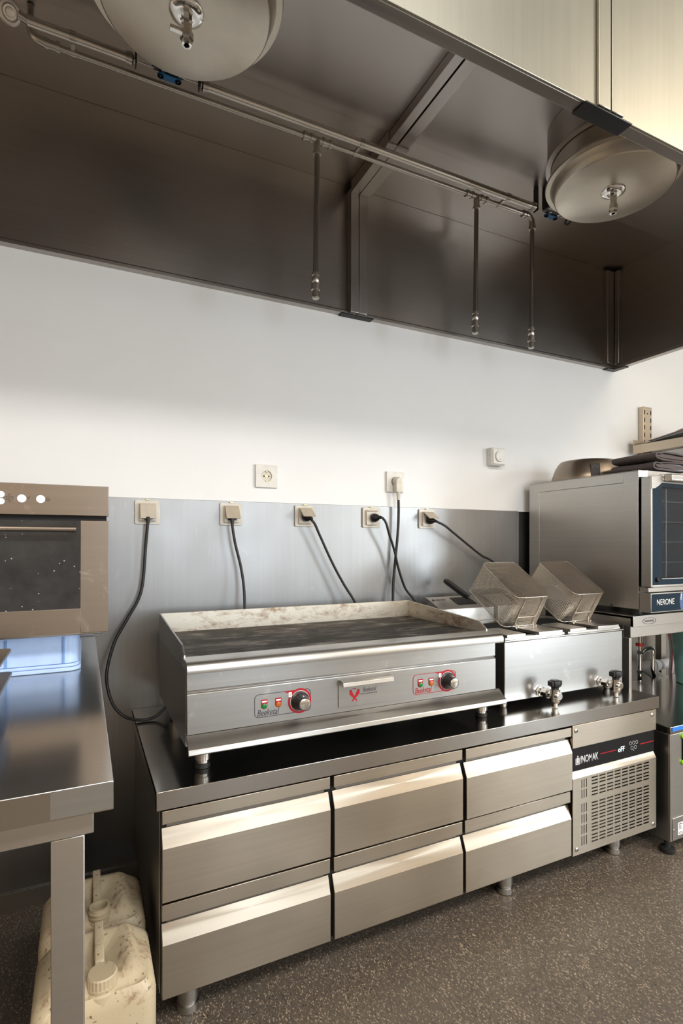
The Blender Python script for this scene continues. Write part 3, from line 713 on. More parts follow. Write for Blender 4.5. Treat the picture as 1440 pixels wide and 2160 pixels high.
def control(px, frame, lab):
    x0, x1, z0, z1 = px, px + .158, .7085, .7695
    y = GF - .0002
    out = rrect(x0, x1, z0, z1, .012, 6); inn = rrect(x0 + .0014, x1 - .0014, z0 + .0014, z1 - .0014, .0108, 6)
    # right end is a half disc around the knob
    cxk, czk, rk = px + .126, .739, .0335
    cb = B(); n = len(out)
    vs = [(p[0], y - .0006, p[1]) for p in out] + [(p[0], y - .0006, p[1]) for p in inn] + [(p[0], y, p[1]) for p in out] + [(p[0], y, p[1]) for p in inn]
    cb.poly(vs, [(i, (i + 1) % n, n + (i + 1) % n, n + i) for i in range(n)] + [(2 * n + i, 2 * n + (i + 1) % n, (i + 1) % n, i) for i in range(n)])
    ctl = cb.build('control_frame', frame, gr, smooth=0)
    o = B().lathe([(rk, 0), (rk, .0008), (.0285, .0008)], (cxk, y, czk), (0, -1, 0), 40)
    o.prism([(px + .078, z1 - .0004), (px + .126, z1 - .0002), (cxk - .026, czk + .012), (px + .098, czk + .012), (px + .094, czk + .024)], 'Y', y, y - .0007)
    o.prism([(px + .108, z0 + .0004), (px + .13, z0 + .0004), (cxk - .022, czk - .020)], 'Y', y, y - .0007)
    o.build('red_surround', 'red_print', ctl)
    B().lathe([(.0280, 0), (.0280, .0010), (.0250, .0010)], (cxk, y, czk), (0, -1, 0), 40).build('scale_ring', 'grey_print', ctl)
    B().box(px + .094, px + .103, y - .0011, y, czk + .013, czk + .026).build('dial_badge', 'white_print', ctl, .0008)
    B().box(px + .0978, px + .0990, y - .0014, y - .0009, czk + .0155, czk + .0235).build('badge_digit', 'dark_print', ctl)
    for k in range(13):
        a = math.radians(215 - k * 19)
        c0 = Vector((cxk + .0262 * math.cos(a), y - .0012, czk + .0262 * math.sin(a)))
        B().box(c0.x - .0009, c0.x + .0009, c0.y, c0.y + .0005, c0.z - .0009, c0.z + .0009).build('scale_mark', 'white_print', ctl)
    kb = B().lathe([(.0265, .001), (.0265, .004), (.0225, .007), (.0215, .016), (.0180, .024), (.0172, .034), (.0165, .036)], (cxk, y, czk), (0, -1, 0), 36).build('knob', 'black_plastic', ctl, smooth=40)
    B().lathe([(.0148, .0358), (.0148, .0372), (.0135, .0376)], (cxk, y, czk), (0, -1, 0), 32).build('knob_cap', 'chrome', kb)
    B().box(cxk - .0008, cxk + .0008, y - .030, y - .0238, czk + .0165, czk + .020).build('pointer', 'white_print', kb)
    for k, (lx, lens) in enumerate(((px + .0265, 'green_lens'), (px + .0655, 'orange_lens'))):
        sh = [(lx - .0085, .7545), (lx + .0085, .7545), (lx + .0085, .738)] + [(lx + .0085 * math.cos(math.radians(-a)), .738 + .0085 * math.sin(math.radians(-a))) for a in range(15, 180, 15)] + [(lx - .0085, .738)]
        bz = B().prism(sh, 'Y', y, y - .0012).build('lamp_bezel', 'red_print', ctl, smooth=0)
        B().lathe([(.0072, .0012), (.0070, .003), (.004, .0042)], (lx, y, .738), (0, -1, 0), 20).build('lamp_lens', lens, bz)
        B().box(lx - .0065, lx + .0065, y - .0015, y - .0011, .7475, .7515).build('bezel_print', 'white_print', bz)
    text('lettering', 'Beeketal', lab, ctl, (px + .008, y, .7125), .060, .0165, shear=.25)
control(.399, 'dark_print', 'dark_print')
control(.888, 'red_print', 'red_print')

# ================================================================== DOUBLE FRYER
fr = thing('double_fryer', 'stainless double tank fryer with two drain taps beside the griddle', 'fryer', (1.61, -.35, CT))
FX0, FX1, FF = 1.310, 1.916, -.570
B().box(FX0, FX1, FF, -.12, .613, .822).build('body', 'steel_worn', fr, .003)
b = B().prism([(FX0 - .001, FF - .004), (FX1 + .001, FF - .004), (FX1 + .001, -.119), (FX0 - .001, -.119)], 'Z', .8225, .827).build('top_rim', 'steel', fr, .001)
for tx0 in (1.318, 1.622):
    tx1 = tx0 + .286
    b = B()
    # tank frame around an opening
    b.box(tx0, tx0 + .030, -.565, -.20, .8275, .836).box(tx1 - .030, tx1, -.565, -.20, .8275, .836)
    b.box(tx0 + .030, tx1 - .030, -.23, -.20, .8275, .836).box(tx0 + .030, tx1 - .030, -.565, -.545, .8275, .836)
    tk = b.build('tank_rim', 'steel', fr, .001)
    B().box(tx0 + .030, tx1 - .030, -.545, -.23, .8272, .8285).build('tank_shade_sheet', 'black_gap', tk)  # black sheet across the opening stands in for the shaded tank interior
    for xa, xb in ((tx0 - .004, tx0 + .082), (tx0 + .145, tx0 + .262)):
        B().box(xa, xb, -.578, -.44, .8365, .848).build('front_tab', 'steel', tk, .0012)
    hd = B().prism([(-.19, .8275), (-.19, .892), (-.085, .932), (-.075, .932), (-.075, .8275)], 'X', tx0 + .002, tx1 - .002).build('control_head', 'steel', fr, .002)
    sl = Vector((0, .105, .040)).normalized(); nn = sl.cross(Vector((-1, 0, 0)))
    o_ = Vector((tx0 + .010, -.1875, .8935))
    text('lettering', 'HENDI', 'dark_print', hd, o_ + Vector((.022, 0, 0)) + sl * .076 + Vector((0, -.0002, .0006)), .050, .012, normal=((1, 0, 0), tuple(sl)))
    B().lathe([(.006, 0), (.006, .0008)], o_ + Vector((.010, 0, 0)) + sl * .082, tuple(Vector((1, 0, 0)).cross(sl)), 16).build('brand_dot', 'dark_print', hd)
    pd = B(); q0 = o_ + Vector((.105, 0, 0)) + sl * .030
    nv = Vector((1, 0, 0)).cross(sl) * .001
    c4 = [q0, q0 + Vector((.10, 0, 0)), q0 + Vector((.10, 0, 0)) + sl * .065, q0 + sl * .065]
    pd.poly([tuple(c) for c in c4] + [tuple(c + nv) for c in c4], [(0, 1, 2, 3), (4, 5, 6, 7), (0, 1, 5, 4), (1, 2, 6, 5), (2, 3, 7, 6), (3, 0, 4, 7)])
    pd.build('display', 'panel_black', hd)
for tx in (1.474, 1.787):
    zt = .634
    tp = B()
    tp.lathe([(.020, .0), (.020, .007), (.014, .009), (.014, .022), (.0195, .024), (.0195, .036), (.0125, .038), (.0125, .062)], (tx, FF, zt), (.12, -1, 0), 6)
    hx, hy = tx + .0075, FF - .062
    tp.cyl((hx, hy, zt - .020), (hx, hy, zt + .022), .0175, n=18).cyl((hx, hy, zt - .012), (hx, hy, zt - .026), .0150, n=6).cyl((hx, hy, zt - .024), (hx, hy, zt - .041), .0100, n=14)
    tp.lathe([(.0145, .010), (.0145, .021), (.011, .023)], (hx, hy, zt), (0, -1, 0), 16)
    tap = tp.build('drain_tap', 'chrome', fr, smooth=30)
    kb = B()
    kb.lathe([(.0135, .020), (.0135, .028), (.0205, .032), (.0215, .040), (.0205, .050), (.016, .054), (.006, .055)], (hx, hy, zt), (0, 0, 1), 8)
    kb.box(hx - .024, hx + .024, hy - .011, hy + .011, zt + .034, zt + .051)
    kb.build('tap_knob', 'black_plastic', tap, .0018)
for fx, fy in ((1.325, -.548), (1.868, -.535), (1.335, -.15), (1.890, -.15)):
    B().lathe([(.014, .6132), (.012, .594), (.010, CT + .0003)], (fx, fy, 0), n=18).build('foot', 'steel_dark', fr)

# fry baskets: upside down, leaning on the tank front
def basket(bx, lab):
    Wd, L, D = .184, .238, .132; r = .026
    a = math.radians(33)
    # local frame: x width, e along length (front->back, rising), d depth (rim -> basket bottom)
    o0 = Vector((bx, -.455, .851)); e = Vector((0, math.cos(a), math.sin(a))); d = Vector((0, -math.sin(a), math.cos(a)))
    t = thing('fry_basket', lab, 'fry basket', tuple(o0 + Vector((Wd / 2, 0, 0))), 'wire fry baskets on the fryer')
    def P(x, y, z):  # z = 0 at the rim, D at the basket floor; taper a little
        k = 1 - .06 * z / D; xx = Wd / 2 + (x - Wd / 2) * k; yy = L / 2 + (y - L / 2) * k
        return o0 + Vector((xx, 0, 0)) + e * yy + d * z
    loop = rrect(0, Wd, 0, L, r, 4)
    def loopat(z): return [P(x, y, z) for x, y in loop]
    B().sweep(loopat(0), .0021, 6, closed=True).build('rim', 'wire', t, smooth=60)
    B().sweep(loopat(D), .0016, 6, closed=True).build('floor_frame', 'wire', t, smooth=60)
    wr = .0010
    # walls: horizontal hoops + vertical wires, floor: grid
    m = B(); nh = 21
    for i in range(1, nh): m.sweep(loopat(D * i / nh), wr, 3, closed=True)
    per = []; tot = 0
    for i in range(len(loop)):
        p, q = Vector(loop[i]), Vector(loop[(i + 1) % len(loop)])
        per.append((tot, p, q)); tot += (q - p).length
    nv = 132
    for k in range(nv):
        s_ = tot * k / nv
        for st, p, q in per[::-1]:
            if s_ >= st:
                c = p + (q - p).normalized() * (s_ - st); break
        m.sweep([P(c.x, c.y, 0), P(c.x, c.y, D)], wr, 3, caps=False)
    m.build('wall_mesh', 'wire', t, smooth=0, kind='stuff')
    m = B()
    def inside(y):  # x range at y inside rounded rect
        if y < r: dx = r - math.sqrt(max(0, r * r - (r - y) ** 2))
        elif y > L - r: dx = r - math.sqrt(max(0, r * r - (y - L + r) ** 2))
        else: dx = 0
        return dx, Wd - dx
    for i in range(1, 37):
        y = L * i / 37; xa, xb = inside(y); m.sweep([P(xa, y, D), P(xb, y, D)], wr * 1.1, 3, caps=False)
    for i in range(1, 29):
        x = Wd * i / 29; q = min(x, Wd - x); dy = r - math.sqrt(max(0, r * r - (r - q) ** 2)) if q < r else 0
        m.sweep([P(x, dy, D + .0012), P(x, L - dy, D + .0012)], wr * 1.1, 3, caps=False)
    m.build('floor_mesh', 'wire', t, smooth=0, kind='stuff')
    # front stays with hooks
    for x in (.050, .140):
        B().sweep([P(x, -.003, D), P(x, -.004, .012)], .0022, 6).build('stay', 'wire', t)
        B().sweep(catmull([P(x + .004, -.004, .02), P(x + .004, -.012, .006), P(x + .008, -.018, .004), P(x + .014, -.014, .012)], 5), .0018, 6).build('hook', 'wire', t)
    B().sweep([P(.050, -.004, .045), P(.140, -.004, .045)], .0018, 6).build('cross_wire', 'wire', t)
    # handle at the raised end
    h0 = P(Wd * .40, L, -.004)
    h1 = Vector((bx + .045, -.205, .938)); h2 = Vector((bx + .030, -.062, 1.004))
    B().sweep(catmull([P(Wd * .62, L, 0), P(Wd * .5, L + .004, -.016), h1 + Vector((.004, -.01, .003)), h1 + (h2 - h1) * .06], 6), .0024, 6).build('handle_wire', 'wire', t)
    hd = (h2 - h1).normalized(); hs = Vector((1, 0, 0)); hn = hs.cross(hd).normalized()
    M = Matrix((hs, hd, hn)).transposed().to_4x4(); M.translation = h1
    B().prism([(-.008, 0), (.008, 0), (.012, .02), (.0135, .13), (.011, .152), (-.011, .152), (-.0135, .13), (-.012, .02)], 'Z', -.009, .009).build('handle', 'black_plastic', t, .003, tf=M)
    return t
basket(1.404, 'wire mesh fry basket nearest the griddle, lying upside down with black handle showing')
basket(1.704, 'wire mesh fry basket nearest the combi oven, lying upside down on the fryer')

# ================================================================== COMBI OVEN + STAND
st = thing('oven_stand', 'stainless steel stand table under the combi oven', 'stand', (2.35, -.33, 0))
SX0, SX1, SF = 1.948, 2.95, -.593
b = B().prism([(SF, .877), (SF, .834), (SF + .012, .834), (SF + .012, .866), (-.03, .866), (-.03, .877)], 'X', SX0, SX1)
b.box(SX0, SX0 + .002, SF + .001, -.03, .835, .876).box(SX1 - .002, SX1, SF + .001, -.03, .835, .876)
b.build('top', 'steel', st, .0015)
B().box(SX0 + .006, SX1 - .006, SF + .016, SF + .046, .789, .8655).build('apron', 'steel', st, .0015)
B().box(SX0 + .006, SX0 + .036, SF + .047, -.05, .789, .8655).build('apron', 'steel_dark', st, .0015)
for lx, ly, lw in ((SX0 - .001, SF + .016, .0145), (SX1 - .05, SF + .018, .040), (SX0 - .001, -.08, .0145), (SX1 - .05, -.08, .040)):
    B().box(lx, lx + lw, ly, ly + .036, 0.001, .7885).build('leg', 'steel', st, .0015)
bd = B().sweep([(2.045 + .040 * math.cos(a * math.pi / 14), SF - .0004, .8535 + .0125 * math.sin(a * math.pi / 14)) for a in range(28)], .0008, 4, closed=True).build('badge', 'dark_print', st)
text('badge_lettering', 'maxima', 'dark_print', bd, (2.018, SF - .0002, .8500), .054, .0100, ext=.0004)

co = thing('combi_oven', 'compact stainless combi oven with dark blue glass door on the steel stand', 'oven', (2.25, -.33, .877))
OX0, OX1, OB, OF = 1.950, 2.560, -.046, -.612
B().box(OX0 + .003, OX1, OF + .003, OB, .906, 1.445).build('body', 'steel_dark', co, .002)
B().box(OX0, OX0 + .003, -.1085, OB, .906, 1.449).build('side_post', 'steel', co, .001)
B().box(OX0, OX0 + .003, OF, -.5475, .906, 1.449).build('side_post', 'steel', co, .001)
B().box(OX0, OX0 + .003, -.547, -.109, 1.4075, 1.449).build('side_rail', 'steel', co, .001)
B().box(OX0 + .0005, OX0 + .003, -.547, -.109, .906, 1.4068).build('side_panel', 'steel', co, .0006)
B().cyl((OX0 + .0004, -.495, .9115), (OX0 - .0004, -.495, .9115), .0042, n=14).build('side_hole', 'black_gap', co)
B().box(OX0, OX1, OF, OB, 1.4495, 1.4515).build('top_skin', 'steel', co, .0006)
B().prism([(OX0, OF), (OX0, OF - .001), (OX0 + .030, OF - .018), (OX1, OF - .018), (OX1, OF)], 'Z', 1.424, 1.4490).build('brow', 'steel', co, .001)
for fx, fy in ((2.01, -.56), (2.50, -.56), (2.01, -.10), (2.50, -.10)):
    B().lathe([(.022, .9065), (.022, .885), (.026, .8775)], (fx, fy, 0), n=20).build('foot', 'black_rubber', co)
# door
DF = -.660
door = B()
door.box(1.957, 1.966, DF, -.620, .996, 1.421).box(1.966, OX1, DF, -.620, 1.400, 1.421).box(1.966, OX1, DF, -.620, .996, 1.003).box(OX1 - .01, OX1, DF, -.62, 1.003, 1.40)
dr = door.build('door', 'steel', co, .0012)
b = B(); b.box(1.966, 2.024, DF + .001, DF + .006, 1.003, 1.400).box(2.024, OX1 - .06, DF + .001, DF + .006, 1.003, 1.027).box(2.024, OX1 - .06, DF + .001, DF + .006, 1.385, 1.400).box(OX1 - .06, OX1 - .01, DF + .001, DF + .006, 1.003, 1.400)
b.build('blue_border', 'glass_blue', dr)
B().box(2.024, OX1 - .06, DF + .002, DF + .005, 1.027, 1.385).build('window_pane', 'clear_glass', dr)
B().box(2.0245, OX1 - .06, DF + .0005, DF + .0012, 1.0255, 1.0275).build('pane_line', 'grey_print', dr)
B().box(1.97, OX1 - .012, -.6195, -.6135, 1.0, 1.40).build('cavity_wall', 'panel_black', co)
for zz in (1.09, 1.17, 1.25, 1.33):
    B().sweep([(2.03, -.634, zz), (2.5, -.634, zz)], .0025, 6).build('rack_rail', 'pipe_dark', co)
for xx in (2.045, 2.075, 2.30):
    B().sweep([(xx, -.640, 1.03), (xx, -.640, 1.38)], .002, 6).build('rack_post', 'pipe_dark', co)
B().lathe([(.0085, 0), (.0085, .006), (.006, .008)], (1.993, DF + .001, 1.024), (0, -1, 0), 18).build('door_button', 'panel_black', dr)
# handle bracket + bar
B().prism([(1.957, 1.374), (1.957, 1.420), (2.000, 1.425), (2.012, 1.433), (2.033, 1.433), (2.033, 1.404), (2.022, 1.403), (2.000, 1.388), (1.978, 1.377)], 'Y', DF - .004, DF - .0002).build('handle_bracket', 'steel', dr, .0008)
B().prism([(DF - .030, 1.404), (DF - .034, 1.410), (DF - .034, 1.428), (DF - .028, 1.433), (DF - .0042, 1.433), (DF - .0042, 1.404)], 'X', 2.031, OX1 - .03).build('handle_bar', 'steel', dr, .002)
for zz in (1.412, 1.426): B().lathe([(.0045, 0), (.004, .002), (.002, .003)], (2.0245, DF - .004, zz), (0, -1, 0), 14).build('rivet', 'chrome', dr)
# lower rail and control panel
B().box(1.957, OX1, -.650, OF, .976, .993).build('door_sill', 'steel', co, .001)
cp = B().box(1.957, OX1, DF, OF + .002, .897, .972).build('control_panel', 'steel', co, .0012)
gb = B().box(1.9605, OX1 - .002, DF - .0012, DF - .0001, .9005, .9685).build('panel_glass', 'glass_blue', cp)
text('lettering', 'NERONE', 'white_print', gb, (1.990, DF - .0013, .9255), .106, .0225, bold=-.005)
zc = lambda z: min(.9675, max(.9015, z))
o = B().prism([(2.198 + .068 * math.cos(a * math.pi / 24), zc(.935 + .068 * math.sin(a * math.pi / 24))) for a in range(48)], 'Y', DF - .0012, DF - .0017)
o.build('dial_zone', 'dial_blue', gb, smooth=0)
B().sweep([(2.138 + .0045 * math.cos(a * math.pi / 6), DF - .002, .945 + .0045 * math.sin(a * math.pi / 6)) for a in range(12)], .0008, 4, closed=True).box(2.1365, 2.1395, DF - .0026, DF - .0017, .949, .966).build('thermometer_icon', 'white_print', gb)

# things on the combi oven
pan = thing('frying_pan', 'old iron frying pan turned upside down on top of the combi oven', 'frying pan', (2.12, -.27, 1.4515))
pc = Vector((2.118, -.240, 1.452))
prof = [(.158, .001), (.159, .003), (.152, .022), (.140, .048), (.128, .064), (.118, .072), (.09, .0755), (.02, .0765)]
inner = [(.02, .0735), (.09, .0725), (.116, .069), (.137, .046), (.149, .021), (.155, .001)]
prof = [(a, h * 1.28) for a, h in prof]; inner = [(a, h * 1.28) for a, h in inner]
B().lathe([(.155, .001)] + prof + inner, pc, (0, 0, 1), 64, close=False).build('bowl', 'pan_iron', pan, smooth=40)
ad = Vector((-.62, -.785, 0)).normalized(); sd = Vector((-ad.y, ad.x, 0))
M = Matrix((sd, ad, Vector((0, 0, 1)))).transposed().to_4x4(); M.translation = pc
B().prism([(.140, .066), (.146, .067), (.163, .008), (.164, .0005), (.160, .0005), (.157, .008)], 'X', -.019, .019).build('handle_bracket', 'pan_bracket', pan, .001, tf=M)
for sx, hz in ((-.009, .040), (.009, .040), (0, .047)):
    p_ = pc + sd * sx + ad * (.1515 - (hz - .040) * .3) + Vector((0, 0, hz + .008))
    B().lathe([(.0035, -.004), (.0035, .0015), (.002, .003)], p_, tuple(ad + Vector((0, 0, .3))), 12).build('rivet', 'chrome', pan)

def towel(name, z0, x0, x1, yf, yb, h, lab, inner):
    """folded towel: a spiral fold seen from the front, extruded to the back, sagging"""
    t = thing(name, lab, 'towel', ((x0 + x1) / 2, (yf + yb) / 2, z0), 'folded brown towels on the oven')
    W, cz, n, ny = x1 - x0, z0 + h / 2, 40, 14
    def sec(v, k, d, nm):
        # stadium-like section in x/z, inset by d
        out = []; y = yf + (yb - yf) * v
        for i in range(n):
            a = 2 * math.pi * i / n; ca, sa = math.cos(a), math.sin(a)
            ex = (abs(ca) ** .35) * (1 if ca >= 0 else -1); ez = (abs(sa) ** .8) * (1 if sa >= 0 else -1)
            x = (x0 + x1) / 2 + (W / 2 - d) * ex
            zz = cz + (h / 2 - d * .75) * ez * (1 - .10 * math.cos(3 * ex + k))
            if ez > 0: zz += .0018 * math.sin(14 * ex + 6 * v + k) 
            out.append((x + .003 * math.sin(5 * v + k), y - .006 * ex * math.sin(k + 1), max(zz, z0 + .0006)))
        return out
    def skin(nm, mat, secs, inner=None):
        b = B(); R_ = [[b.bm.verts.new(p) for p in q] for q in secs]
        for A, Q in zip(R_, R_[1:]):
            for k in range(n): b.bm.faces.new((A[k], A[(k + 1) % n], Q[(k + 1) % n], Q[k]))
        if inner:
            I_ = [[b.bm.verts.new(p) for p in q] for q in inner]
            for A, Q in zip(I_, I_[1:]):
                for k in range(n): b.bm.faces.new((A[k], Q[k], Q[(k + 1) % n], A[(k + 1) % n]))
            for e_ in (0, -1):
                for k in range(n): b.bm.faces.new((R_[e_][k], R_[e_][(k + 1) % n], I_[e_][(k + 1) % n], I_[e_][k]))
        else:
            b.bm.faces.new(R_[0]); b.bm.faces.new(R_[-1][::-1])
        return b.build(nm, mat, t, smooth=60)
    ks = z0 * 40
    vs = [i / ny for i in range(ny + 1)]
    skin('outer_fold', 'towel_brown', [sec(v, ks, 0, 0) for v in vs], [sec(v, ks, .0085, 0) for v in vs])
    skin('inner_fold', inner, [sec(v, ks, .0110, 0) for v in [.05 + .9 * v for v in vs]])
    skin('core_fold', 'towel_brown', [sec(v, ks + 1, .0145, 0) for v in (.015, .3, .6, .95)])
    return t
towel('folded_towel', 1.4520, 2.002, 2.235, -.640, -.455, .037, 'dark brown folded towel lying directly on the combi oven, grey lining showing', 'towel_grey')
towel('folded_towel', 1.4905, 2.000, 2.245, -.645, -.45, .035, 'dark brown folded towel on top of the other towel on the oven', 'towel_brown')

# ================================================================== WALL SHELF
rl = thing('shelf_upright', 'short slotted steel shelf upright screwed to the wall behind the wall shelf', 'shelf upright', (2.853, 0, 1.70))
B().box(2.816, 2.892, -.030, -.001, 1.60, 1.932).build('channel', 'steel_shelf', rl, .002)
for k in range(5):
    for sx in (2.826, 2.878):
        B().box(sx, sx + .006, -.0308, -.0298, 1.72 + k * .042, 1.744 + k * .042).build('slot', 'black_gap', rl)
B().cyl((2.853, -.0298, 1.894), (2.853, -.0308, 1.894), .0045, n=12).build('screw_hole', 'black_gap', rl)
sh = thing('wall_shelf', 'narrow steel wall shelf above the combi oven', 'shelf', (3.3, -.16, 1.66))
B().box(2.728, 4.0, -.33, -.032, 1.700, 1.704).build('board', 'steel_shelf', sh, .0008)
B().box(2.726, 2.7285, -.33, -.032, 1.657, 1.704).build('side_flange', 'steel_shelf', sh, .0008)
B().box(2.728, 4.0, -.333, -.330, 1.657, 1.704).build('front_flange', 'steel_shelf', sh, .0008)
B().box(2.728, 4.0, -.036, -.0315, 1.704, 1.735).build('rear_upstand', 'steel_shelf', sh, .0008)
B().box(2.76, 3.9, -.30, -.06, 1.652, 1.656).build('under_brace', 'steel_dark', sh)
# trays and folders on the shelf
tr = thing('oven_tray', 'black shallow oven tray on the wall shelf under the folder', 'tray', (3.1, -.19, 1.704))
B().prism([(2.812, 1.7045), (3.4, 1.7045), (3.41, 1.7215), (3.404, 1.7215), (3.394, 1.709), (2.818, 1.709), (2.808, 1.7215), (2.800, 1.7215)], 'Y', -.318, -.050).build('pan', 'black_plastic', tr, .001)
B().box(2.800, 3.41, -.322, -.316, 1.712, 1.7225).build('rim', 'black_plastic', tr, .001)
fo = thing('paper_folder', 'grey plastic folder full of papers leaning up on the black tray', 'folder', (3.0, -.18, 1.7230))
B().prism([(-.056, 1.7230), (-.300, 1.7500), (-.300, 1.7525), (-.058, 1.7255)], 'X', 2.815, 3.10).build('cover', 'paper_grey', fo)
B().prism([(-.066, 1.7270), (-.296, 1.7530), (-.294, 1.7655), (-.070, 1.7335)], 'X', 2.822, 3.10).build('page_block', 'towel_grey', fo)
B().prism([(-.060, 1.7325), (-.300, 1.7665), (-.300, 1.7690), (-.060, 1.7350)], 'X', 2.815, 3.10).build('cover', 'paper_grey', fo)
t = thing('orange_lid', 'orange rounded lid lying on the grey folder on the shelf', 'lid', (2.93, -.235, 1.765))
B().lathe([(.096, .003), (.098, .006), (.09, .011), (.05, .015), (.01, .016)], (2.930, -.235, 1.7610), (0, .14, 1), 36).build('dome', 'lid_orange', t, smooth=60)
B().lathe([(.100, .0005), (.104, .002), (.098, .005)], (2.930, -.235, 1.7610), (0, .14, 1), 36).build('rim', 'red_plastic', t)

# ================================================================== UNDER THE STAND
lo = thing('undercounter_fridge', 'low undercounter appliance with shiny dark top right of the refrigerated counter', 'appliance', (2.3, -.4, 0))
LX0, LX1, LF, LT = 1.9635, 2.885, -.730, .480
B().box(LX0, LX1, LF + .004, -.232, .050, .452).build('body', 'steel_dark', lo, .002)
B().box(LX0 - .001, LX1 + .001, LF - .002, -.228, .4525, LT).build('top', 'steel_top', lo, .002)
B().box(LX0 + .001, LX1, LF, LF + .0035, .052, .451).build('front', 'steel', lo, .001)
B().box(LX0 + .012, LX1 - .1, LF - .0025, LF - .0002, .055, .138).build('lower_plate', 'steel', lo, .001)
B().lathe([(.003, 0), (.003, .003)], (LX0 + .019, LF - .0025, .094), (0, -1, 0), 10).build('plate_screw', 'chrome', lo)
lb = B().box(2.005, 2.09, LF - .0032, LF - .0026, .070, .116).build('rating_label', 'white_print', lo)
for k, (zz, ww) in enumerate(((.110, .026), (.105, .014), (.101, .018), (.097, .014), (.093, .02), (.080, .045), (.075, .04))):
    B().box(2.009, 2.009 + ww, LF - .0036, LF - .0031, zz - .0008, zz + .0008).build('label_line', 'dark_print', lb)
text('label_lettering', 'TYPE', 'dark_print', lb, (2.009, LF - .0033, .1085), .016, .005)
tag(B().box(1.972, 2.30, LF - .0034, LF - .0024, .4625, .4785).build('tape_strip', 'blue_tape'), 'strip of blue tape along the front edge of the low appliance', 'tape')
hd = B().box(2.036, 2.30, LF - .006, LF - .0005, .345, .432).build('handle_recess', 'panel_black', lo, .002)
for zz in (.435, .338): B().prism(rrect(2.030, 2.32, zz - .008, zz + .008, .007), 'Y', LF - .010, LF - .0005).build('handle_trim', 'lime_plastic', hd, .001)
for fx, fy in ((1.985, -.705), (2.60, -.705), (1.99, -.28)):
    B().lathe([(.011, .0505), (.011, .022), (.026, .019), (.027, .006), (.024, .0006)], (fx, fy, 0), n=20).build('foot', 'black_rubber', lo)
# bucket, hose, waste pipe, valves
bk = thing('bucket', 'translucent green plastic bucket standing on the low appliance', 'bucket', (2.715, -.40, LT))
bc = (2.715, -.40, 0)
B().lathe([(.001, LT + .003), (.100, LT + .001), (.104, LT + .004), (.128, .735), (.134, .737), (.134, .745), (.125, .745), (.100, LT + .008), (.001, LT + .008)], bc, n=48, close=False).build('shell', 'bucket_green', bk, smooth=45)
B().sweep([(bc[0] + .131 * math.cos(a * math.pi / 24), bc[1] + .131 * math.sin(a * math.pi / 24), .739) for a in range(48)], .005, 8, closed=True).build('rim', 'bucket_green', bk, smooth=60)
vp = thing('valve_pipe', 'chrome water pipe with a red ringed valve under the oven stand', 'pipe', (2.56, -.19, LT))
B().sweep([(2.56, -.19, .002), (2.56, -.19, .78)], .011, 14).build('riser', 'chrome', vp)
for zz in (.50, .60): B().sweep([(2.56, -.19, zz), (2.56, -.19, zz + .018)], .015, 6).build('union_nut', 'chrome', vp)
B().sweep([(2.56, -.19, .640), (2.56, -.19, .655)], .019, 18).build('red_ring', 'red_plastic', vp)
B().sweep(catmull([(2.56, -.19, .600), (2.60, -.20, .622), (2.635, -.205, .622), (2.640, -.205, .60)], 6), .012, 12).build('side_branch', 'chrome', vp)
B().sweep(catmull([(2.640, -.205, .61), (2.640, -.205, .54), (2.645, -.203, .51), (2.665, -.198, .46), (2.675, -.195, .30)], 6), .010, 12).build('drop_leg', 'chrome', vp)
hs = thing('drain_hose', 'clear hose with a red stripe bending down under the oven stand', 'hose', (2.8, -.16, .46))
hp = catmull([(2.75, -.185, .72), (2.795, -.185, .705), (2.822, -.182, .66), (2.834, -.182, .58), (2.826, -.182, .49), (2.81, -.182, .36)], 8)
B().sweep(hp, .012, 12).build('tube', 'hose_clear', hs, smooth=60)
B().sweep([p + Vector((-.0095, -.008, 0)) for p in hp], .0024, 6).build('red_stripe', 'red_plastic', hs)
wp = thing('waste_pipe', 'white plastic waste pipe bend low on the wall behind the bucket', 'pipe', (2.85, -.12, .46))
B().sweep(catmull([(2.70, -.10, .50), (2.72, -.12, .508), (2.78, -.12, .505), (3.1, -.12, .505)], 6), .027, 20).build('run', 'pvc', wp, smooth=50)
B().sweep(catmull([(2.715, -.12, .495), (2.725, -.155, .47), (2.745, -.185, .43), (2.75, -.19, .30)], 6), .027, 20).build('bend', 'pvc', wp, smooth=50)
B().sweep([(2.765, -.12, .505), (2.80, -.12, .505)], .032, 20).build('socket_ring', 'pvc', wp)

# ================================================================== LEFT WORKTABLE
tb = thing('worktable', 'stainless steel worktable at the left edge carrying the small oven', 'table', (-.5, -.62, 0))
TX0, TX1, TF, TZ = -1.55, .035, -1.230, .853
b = B().prism([(TF, TZ), (TF, TZ - .038), (TF + .012, TZ - .038), (TF + .012, TZ - .010), (-.02, TZ - .010), (-.02, TZ)], 'X', TX0, TX1)
b.box(TX1 - .002, TX1, TF + .001, -.021, TZ - .038, TZ - .001)
b.build('top', 'steel_top', tb, .0015)
B().box(-.038, TX1 - .0005, TF - .0006, TF - .0001, TZ - .036, TZ - .002).build('welded_corner', 'steel_worn', tb)
B().box(TX0 + .02, .012, TF + .028, TF + .056, .776, TZ - .0105).build('apron', 'steel', tb, .0015)
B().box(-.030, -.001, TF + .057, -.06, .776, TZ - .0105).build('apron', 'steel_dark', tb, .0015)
for lx, ly in ((-.039, -1.200), (-.039, -.10), (-1.5, -1.2), (-1.5, -.10)):
    B().box(lx, lx + .040, ly, ly + .040, .001, .7755).build('leg', 'steel_dark' if ly > -1 else 'steel', tb, .0015)

